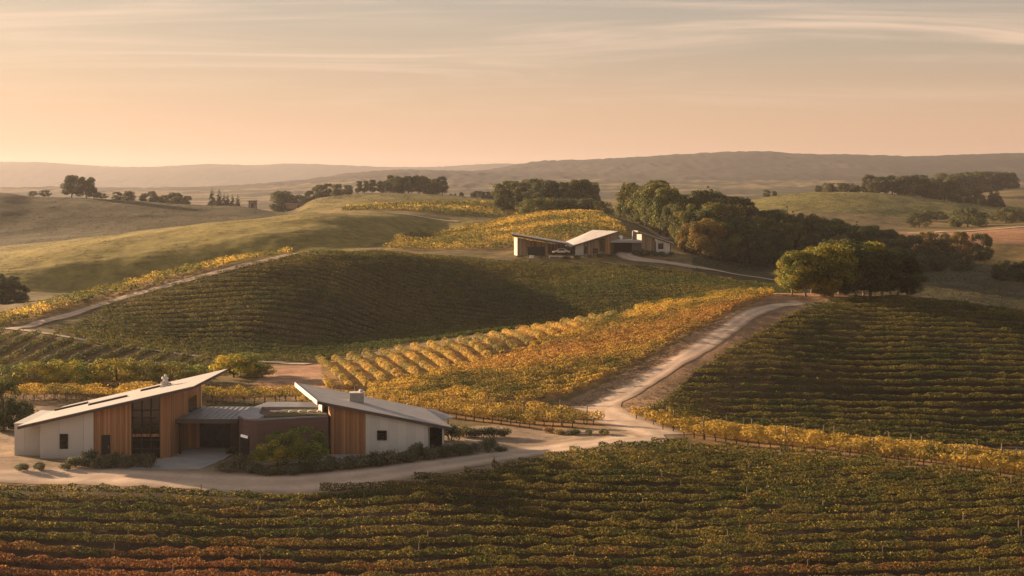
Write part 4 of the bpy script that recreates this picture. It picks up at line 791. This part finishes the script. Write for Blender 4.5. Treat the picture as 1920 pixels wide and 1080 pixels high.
MB().slab([(x, y, z-0.07) for x, y, z in [(a+dx, b+dy, c) for (a, b, c), (dx, dy) in zip(rp, ((0.05,0.03),(-0.05,0.03),(-0.03,-0.03),(0.05,-0.03)))]], 0.28).build('fascia', M['fascia'], rroof)
vb = MB(); A, B = Vector(rp[3]), Vector(rp[0]); nrm = Vector((-(B-A).y, (B-A).x, 0)).normalized() * -0.05
vb.prism([A+nrm+Vector((0,0,-0.42)), B+nrm+Vector((0,0,-0.42)), B+Vector((0,0,-0.42)), A+Vector((0,0,-0.42))], [A+nrm+Vector((0,0,0.03)), B+nrm+Vector((0,0,0.03)), B+Vector((0,0,0.03)), A+Vector((0,0,0.03))])
vb.build('verge_board', M['sunlit_trim'], rroof)  # pale board colour carries the sunlight on this verge
zc = 5.4 - 0.195 * (-15.4 + 19.3) - 0.039 * 4.2
ch = MB().box((-16.7,146.0,zc-0.25),(-15.3,147.0,zc+1.0)).build('chimney', M['stone'], rroof, bevel=0.05)
cc = MB().box((-16.76,145.94,zc+1.002),(-15.24,147.06,zc+1.1)); boulder(cc, (-15.55,146.5,zc+1.22), (0.24,0.24,0.2), 3); cc.build('chimney_cap', M['pale_stone'], rroof)
part(MB().slab([(-9.5,151.3,2.95),(-7.3,148.6,2.4),(-6.1,150.2,2.42),(-8.6,152.4,2.95)], 0.12).box((-9.2,150.9,-0.2),(-9.0,151.1,2.8)).box((-6.8,149.8,-0.2),(-6.65,149.95,2.3)), 'porch_roof', 'roof', label='small low roof behind the end of the grey roof')
part(MB().box((-18.75,141.9,2.2),(-18.6,142.05,2.5)), 'wall_lamp', 'white')
tag(MB().box((-24,136.8,0.02),(-14.6,141.7,0.07)).build('terrace', M['concrete_paving']), kind='structure')

# planting round the house
def shrub(u, Y, w, h, lab, tint=(1,1,1)):
    x, y = at(u, Y); r = plant('shrub', x, y, h, lab, 'shrubs round the house', 1, tint, 0.03); s = w / 2.0; r.scale = (s, s * random.uniform(0.8, 1.1), h / 0.95); return r
for a in [(41,134.2,1.7,0.95,'small clipped shrub first along the drive from the gable end'), (77,134.4,2.0,1.0,'round shrub second along the drive from the gable end'), (120,134.6,1.5,0.8,'low shrub before the pale concrete wall'), (136,135.6,2.0,1.3,'shrub at the foot of the pale concrete wall'),
          (165,136,2.8,1.9,'tall shrub under the cedar wall'), (192,135.2,2.6,1.5,'grey green shrub before the black door'), (218,135.8,2.8,1.7,'leafy shrub beside the black door'), (246,135.2,2.7,1.6,'broad shrub before the glazed wall'), (276,135.4,2.8,1.7,'last broad shrub by the concrete drive'),
          (425,133.6,2.4,1.3,'pale grey shrub at the tip of the bed by the drive',(1.5,1.4,1.4)), (452,134.6,2.6,1.8,'large pale shrub at the rounded brown corner',(1.5,1.4,1.4)), (474,133.2,2.2,1.3,'green shrub beside the large pale shrub'), (497,132.2,2.0,0.9,'low shrub at the road edge of the bed'), (520,132.4,2.4,1.1,'olive shrub under the small tree',(1.4,1.2,1)),
          (552,132.8,2.6,1.2,'dark shrub in front of the white tree guard'), (580,133.5,2.8,1.3,'dark shrub past the white tree guard'), (606,134.0,2.8,1.3,'dark shrub before the slit window'), (632,134.6,2.8,1.4,'dark shrub before the cedar boards'), (658,135.2,2.8,1.4,'dense shrub under the cedar and concrete joint'),
          (684,135.8,2.8,1.4,'dense shrub first under the concrete wall'), (708,136.4,3.0,1.6,'dense shrub under the square window'), (735,137.2,3.0,1.6,'dense shrub past the square window'), (764,138.2,2.6,1.3,'dense shrub near the end of the concrete wall'), (781,139.2,2.2,2.1,'tallest dark shrub at the concrete wall end'), (806,139.6,2.6,1.5,'dark shrub before the corner porch'),
          (832,140.4,2.8,1.6,'dark shrub at the porch post'), (862,141.4,2.8,1.6,'dark shrub just past the corner porch'), (884,142.2,2.2,1.3,'dark shrub closing the hedge past the porch'), (915,143.2,2.7,1.8,'round lone shrub at the road bend'), (938,143.6,1.6,0.6,'low mound shrub behind the round lone shrub'),
          (845,150,3.2,2.0,'big dark shrub behind the porch'), (868,152,2.4,1.4,'yellowing shrub behind the porch',(1.6,1.3,.9)), (884,151.5,2.2,1.3,'first dark shrub of the short hedge in the yard'), (905,151.5,2.4,1.3,'second dark shrub of the short hedge in the yard'), (926,151.8,2.3,1.3,'third dark shrub of the short hedge in the yard'), (946,152,2.2,1.2,'last dark shrub of the short hedge in the yard'),
          (1030,155,1.8,0.8,'rusty low shrub in the yard before the yellow vines',(1.9,1.2,.9)), (1050,153.6,1.9,0.7,'tan low shrub in the yard before the yellow vines',(2.0,1.5,1.1)), (1075,152.8,2.2,0.8,'dark low shrub in the yard before the yellow vines'), (1106,152,1.8,0.7,'small green shrub near the road junction'), (1135,151.4,2.0,0.8,'olive shrub at the road junction',(1.3,1.2,.8)),
          (435,142.0,1.6,1.0,'dark shrub in the shade of the entrance'), (620,138.8,1.6,0.6,'low plant on the terrace edge by the cedar boards',(1.5,1.4,1))]:
    shrub(*a)
plant('thin', *at(520,134.8), 3.3, 'small loose tree before the brown block with a yellowing side', None, 1.35, (2.6,2.3,1.0)); plant('thin', *at(562,135.6), 3.9, 'larger small tree before the brown block with white trunk guards', None, 1.35, (1.5,1.8,0.9))
for u, lab in ((568,'white trunk guard stake of the small tree'), (575,'second white trunk guard stake beside it')):
    x, y = at(u, 134.6); gd = MB().tube([(x,y,-0.1),(x,y,0.7),(x+0.02,y,1.35)], [0.09,0.085,0.06], 8).build('trunk_guard', M['white']); tag(gd, lab, 'tree guard', 'tree guards')

# ------------------------------------------------------------------ the far farmhouse
Y2 = 335.0; S2 = F / Y2; B2 = gz(*at(1100, 336))
far = empty('farmhouse', (18, 338, B2)); tag(far, 'weathered timber farmhouse with an open shed and tilted grey roofs on the hill', 'house')
def fx(u, Y=Y2): return (u - 960) * Y / F
def fz(v, Y=Y2): return CAM_Z - (v - HOR) * Y / F
def fpart(mb, name, mat, label=None, parent=None):
    o = mb.build(name, M[mat], parent or far)
    if label: o['label'] = label
    return o
def fwall(u0, u1, v0, v1, name, mat, Y=Y2, label=None, th=0.3, base=None): return fpart(MB().wall((fx(u0,Y),Y),(fx(u1,Y),Y),B2-0.8 if base is None else base,fz(v0,Y),fz(v1,Y),th), name, mat, label)
def fwin(u0, u1, v0, v1, Y, nx=2, nz=2, name='window'): return window(far, fx(u0,Y), fx(u1,Y), fz(v1,Y), fz(v0,Y), Y, nx, nz, 0.1, name)
# open shed
shed = [(fx(960,334),334,fz(438.5,334)),(fx(1062,334),334,fz(456,334)),(fx(1062,342),342,fz(456,334)),(fx(960,342),342,fz(438.5,334))]
r = fpart(MB().slab(shed, 0.14), 'roof', 'roof', 'long dark edged roof of the open shed'); MB().slab([(x*0.999+0.01,y+0.02,z-0.15) for x,y,z in shed], 0.34).build('fascia', M['fascia'], r)
fwall(970,988,446,449,'wall','weathered',label='rusty timber wall of the shed'); fpart(MB().wall((fx(964),336.2),(fx(970),335.001),B2-0.8,fz(445),fz(446),0.2),'end_post','sunlit_trim','pale end wall of the shed, coloured as sunlit')
fwall(988,1070,450,462,'back_wall','weathered',Y=340.5); fpart(MB().box((fx(1023),334.8,B2-0.6),(fx(1027),335.1,fz(454))),'post','weathered')
fpart(MB().box((fx(989),335.8,B2-0.6),(fx(1022),336,fz(463))),'dark_opening','dark_metal','dark panel standing for the shaded opening of the shed')  # dark panel put in for the shade of the open bay
# middle wing
mid = [(fx(1069,333),333,fz(461.5,333)),(fx(1159,333),333,fz(433.5,333)),(fx(1112,344),344,fz(431,344)),(fx(1056,344),344,fz(455,344))]
r = fpart(MB().slab(mid, 0.16), 'roof', 'roof', 'broad pale roof of the middle wing'); MB().slab([(x+(0.05 if x<16 else -0.05),y+0.02,z-0.17) for x,y,z in mid], 0.24).build('fascia', M['fascia'], r)
mt = lambda u: np.interp(u, (1069,1159), (463.5,437.5))
fwall(1079,1094,mt(1079),mt(1094),'wall','render',334,'white end panel of the middle wing'); fwall(1094,1135,mt(1094),mt(1135),'wall','weathered',334.05,'weathered board wall of the middle wing')
fwall(1135,1144,mt(1135),mt(1144),'pier','timber',333.9,'pale timber corner pier')
fpart(MB().wall((fx(1144,333.9),333.95),(fx(1157,343),343),B2-0.8,fz(mt(1146),334),fz(436,343),0.3),'wall','weathered','weathered side wall above the carport'); fpart(MB().wall((fx(1070,336),336),(fx(1079,336),336),B2-0.8,fz(463,336),fz(461,336),0.2),'door','dark_metal','dark doorway beside the white panel')
for u0, u1, v0, v1 in ((1096,1101,463,474),(1112,1120,466,474),(1125,1132,449,470)): fwin(u0,u1,v0,v1,334.0)
# carport and other wing
cn = fpart(MB().box((fx(1144,334.2),334.2,fz(455,334.2)),(fx(1200,334.2),342,fz(451,334.2))),'canopy','roof','flat pale roof of the carport'); fpart(MB().box((fx(1145,339),339,B2-0.6),(fx(1186,339),339.2,fz(456,334.2))),'carport_back','dark_metal'); fwall(1185,1203,455,455,'wall','fascia',334.6,'dark creeper covered wall by the carport')
dsh = MB(); c = Vector((fx(1164,337),337,fz(445,337)))
for i in range(5): pass
dsh.tube([c+Vector((0,0.1,-0.1)), c+Vector((0.02,0,0)), c+Vector((0.05,-0.12,0.05)), c+Vector((0.08,-0.2,0.08))], [0.08,0.3,0.44,0.5], 14); dsh.tube([c+Vector((0,0.1,-0.65)), c+Vector((0,0.1,0))], [0.05,0.05], 6); dsh.build('satellite_dish', M['white'], cn)
rw_ = [(fx(1196,334),334,fz(433,334)),(fx(1264,334),334,fz(456,334)),(fx(1262,342),342,fz(456,338)),(fx(1188,342),342,fz(433,338))]
r = fpart(MB().slab(rw_, 0.14), 'roof', 'roof', 'pale roof falling towards the wood'); MB().slab([(x+(0.04 if i in (0,3) else -0.04),y+0.02,z-0.15) for i,(x,y,z) in enumerate(rw_)], 0.2).build('fascia', M['fascia'], r)
rt = lambda u: np.interp(u, (1196,1264), (437,460))
fwall(1203,1228,rt(1203),rt(1228),'wall','weathered',334.6,'weathered board wall towards the wood'); fwall(1230,1256,rt(1230),rt(1256),'wall','render',334.6,'white end wall with a small window'); fpart(MB().wall((fx(1256,334.6),334.61),(fx(1258,341),341),B2-0.8,fz(rt(1256),334.6),fz(rt(1256)-2,341),0.3),'side_wall','weathered')
fpart(MB().wall((fx(1194,336),336),(fx(1203,334.61),334.61),B2-0.8,fz(439,336),fz(rt(1203),334.6),0.3),'end_wall','sunlit_trim','end wall below the high eave, coloured as sunlit'); fpart(MB().box((fx(1228,334.9),334.9,B2-0.6),(fx(1230.2,334.9),335.1,fz(452,334.9))),'door','dark_metal')
fwin(1235,1243,457,466,334.55); fpart(MB().box((fx(1186,340),340,fz(455,340)),(fx(1195,340),341,fz(433,340))),'chimney','stone','stone chimney behind the carport')
fpart(MB().wall((fx(1256,342),342),(fx(970,342),342),B2-0.8,fz(457,342),fz(457,342),0.3),'back_wall','weathered')
# things in front of it
def parked_car():
    x0, y, z = fx(1036, 336.5), 336.8, gz(fx(1045), 336.8); L0 = 4.2
    root = empty('parked_car', (x0 + 2.1, y, z)); tag(root, 'pale car parked in the open shed beside the dark bay', 'car')
    prof = [(0,0.45),(0.05,0.8),(0.9,0.92),(1.35,1.38),(2.7,1.42),(3.5,0.98),(4.15,0.9),(4.2,0.45)]
    b = MB(); b.prism([(x0+px, y-0.85, z+pz) for px, pz in prof], [(x0+px, y+0.85, z+pz) for px, pz in prof]); b.build('body', M['white'], root, bevel=0.08)
    for px in (0.85, 3.3):
        for py in (-0.82, 0.82):
            MB().tube([(x0+px,y+py-0.1,z+0.33),(x0+px,y+py+0.1,z+0.33)], [0.33,0.33], 14).build('wheel', M['dark_metal'], root)
    MB().prism([(x0+1.35,y-0.87,z+0.98),(x0+3.0,y-0.87,z+0.98),(x0+2.6,y-0.87,z+1.33),(x0+1.55,y-0.87,z+1.33)][::-1], [(x0+1.35,y-0.855,z+0.98),(x0+3.0,y-0.855,z+0.98),(x0+2.6,y-0.855,z+1.33),(x0+1.55,y-0.855,z+1.33)][::-1]).build('side_window', M['glass'], root)
parked_car()
x, y = at(997, 331); o = MB().box((x-0.45,y-0.3,gz(x,y)-0.1),(x+0.45,y+0.3,gz(x,y)+0.5)).box((x-0.5,y-0.35,gz(x,y)+0.502),(x+0.5,y+0.35,gz(x,y)+0.58)).build('storage_box', M['white'], None, bevel=0.03); tag(o, 'small white box standing before the open shed', 'box')
x, y = at(1040, 332); z = gz(x, y); o = MB().box((x-1.5,y-0.25,z+0.36),(x+1.5,y+0.25,z+0.46)).box((x-1.3,y-0.2,z-0.1),(x-1.1,y+0.2,z+0.358)).box((x+1.1,y-0.2,z-0.1),(x+1.3,y+0.2,z+0.358)).build('bench', M['pale_stone']); tag(o, 'long pale bench in front of the open shed', 'bench')
rh = np.random.default_rng(77)
for i, (u, Y, h, w) in enumerate([(975,331,0.7,2.2),(1012,331.5,0.6,2),(1062,331,0.8,2.4),(1082,331,0.8,2.6),(1103,331,0.9,2.6),(1124,331,0.9,2.6),(1143,331.2,0.8,2.2),(1192,332,1.4,3),(1210,331.5,1.5,3.2),(1228,331.5,1.2,3),(1246,331.5,0.9,2.4),(1202,333,1.7,3.0),(1222,333,1.2,3.0),(1240,333,1.0,2.6),(1258,333,1.1,2.6)]):
    x, y = at(u, Y); rs = plant('shrub', x, y, h, ORD[i] + ' low dark shrub along the front of the far farmhouse, from the shed', 'shrubs before the far farmhouse', 1, DRK); rs.scale = (w/2, w/2.4, h/0.95)
# distant sheds
def far_shed(u, Y, w, h, lab):
    x, y = at(u, Y); z = gz(x, y); root = empty('farm_shed', (x, y, z)); tag(root, lab, 'shed', 'distant farm sheds')
    MB().box((x-w/2,y-1.5,z-0.6),(x+w/2,y+1.5,z+h)).build('wall', M['weathered'], root); MB().slab([(x-w/2-0.5,y-2,z+h+0.15),(x+w/2+0.5,y-2,z+h+0.15),(x+w/2+0.5,y+2,z+h+0.5),(x-w/2-0.5,y+2,z+h+0.5)], 0.14).build('roof', M['fascia'], root)
    MB().box((x-0.6,y-1.56,z-0.2),(x+0.6,y-1.505,z+h*0.7)).build('door', M['dark_metal'], root)
far_shed(474, 690, 3.6, 3.4, 'small pale farm shed with a flat dark roof far off past the cypresses'); far_shed(560, 715, 12, 1.8, 'long low farm shed among distant bushes')

# ------------------------------------------------------------------ evening haze over the valley
hm = bpy.data.materials.new('haze'); hm.use_nodes = True; nt = hm.node_tree; nt.nodes.clear()
ho = nt.nodes.new('ShaderNodeOutputMaterial'); hv = nt.nodes.new('ShaderNodeVolumePrincipled'); nt.links.new(hv.outputs[0], ho.inputs['Volume'])
hv.inputs['Color'].default_value = (0.53, 0.52, 0.55, 1); hv.inputs['Density'].default_value = 0.000105; hv.inputs['Anisotropy'].default_value = 0.35
hz = MB().box((-5600, -60, -30), (5600, 9300, 190)).build('haze', hm); tag(hz, kind='stuff')
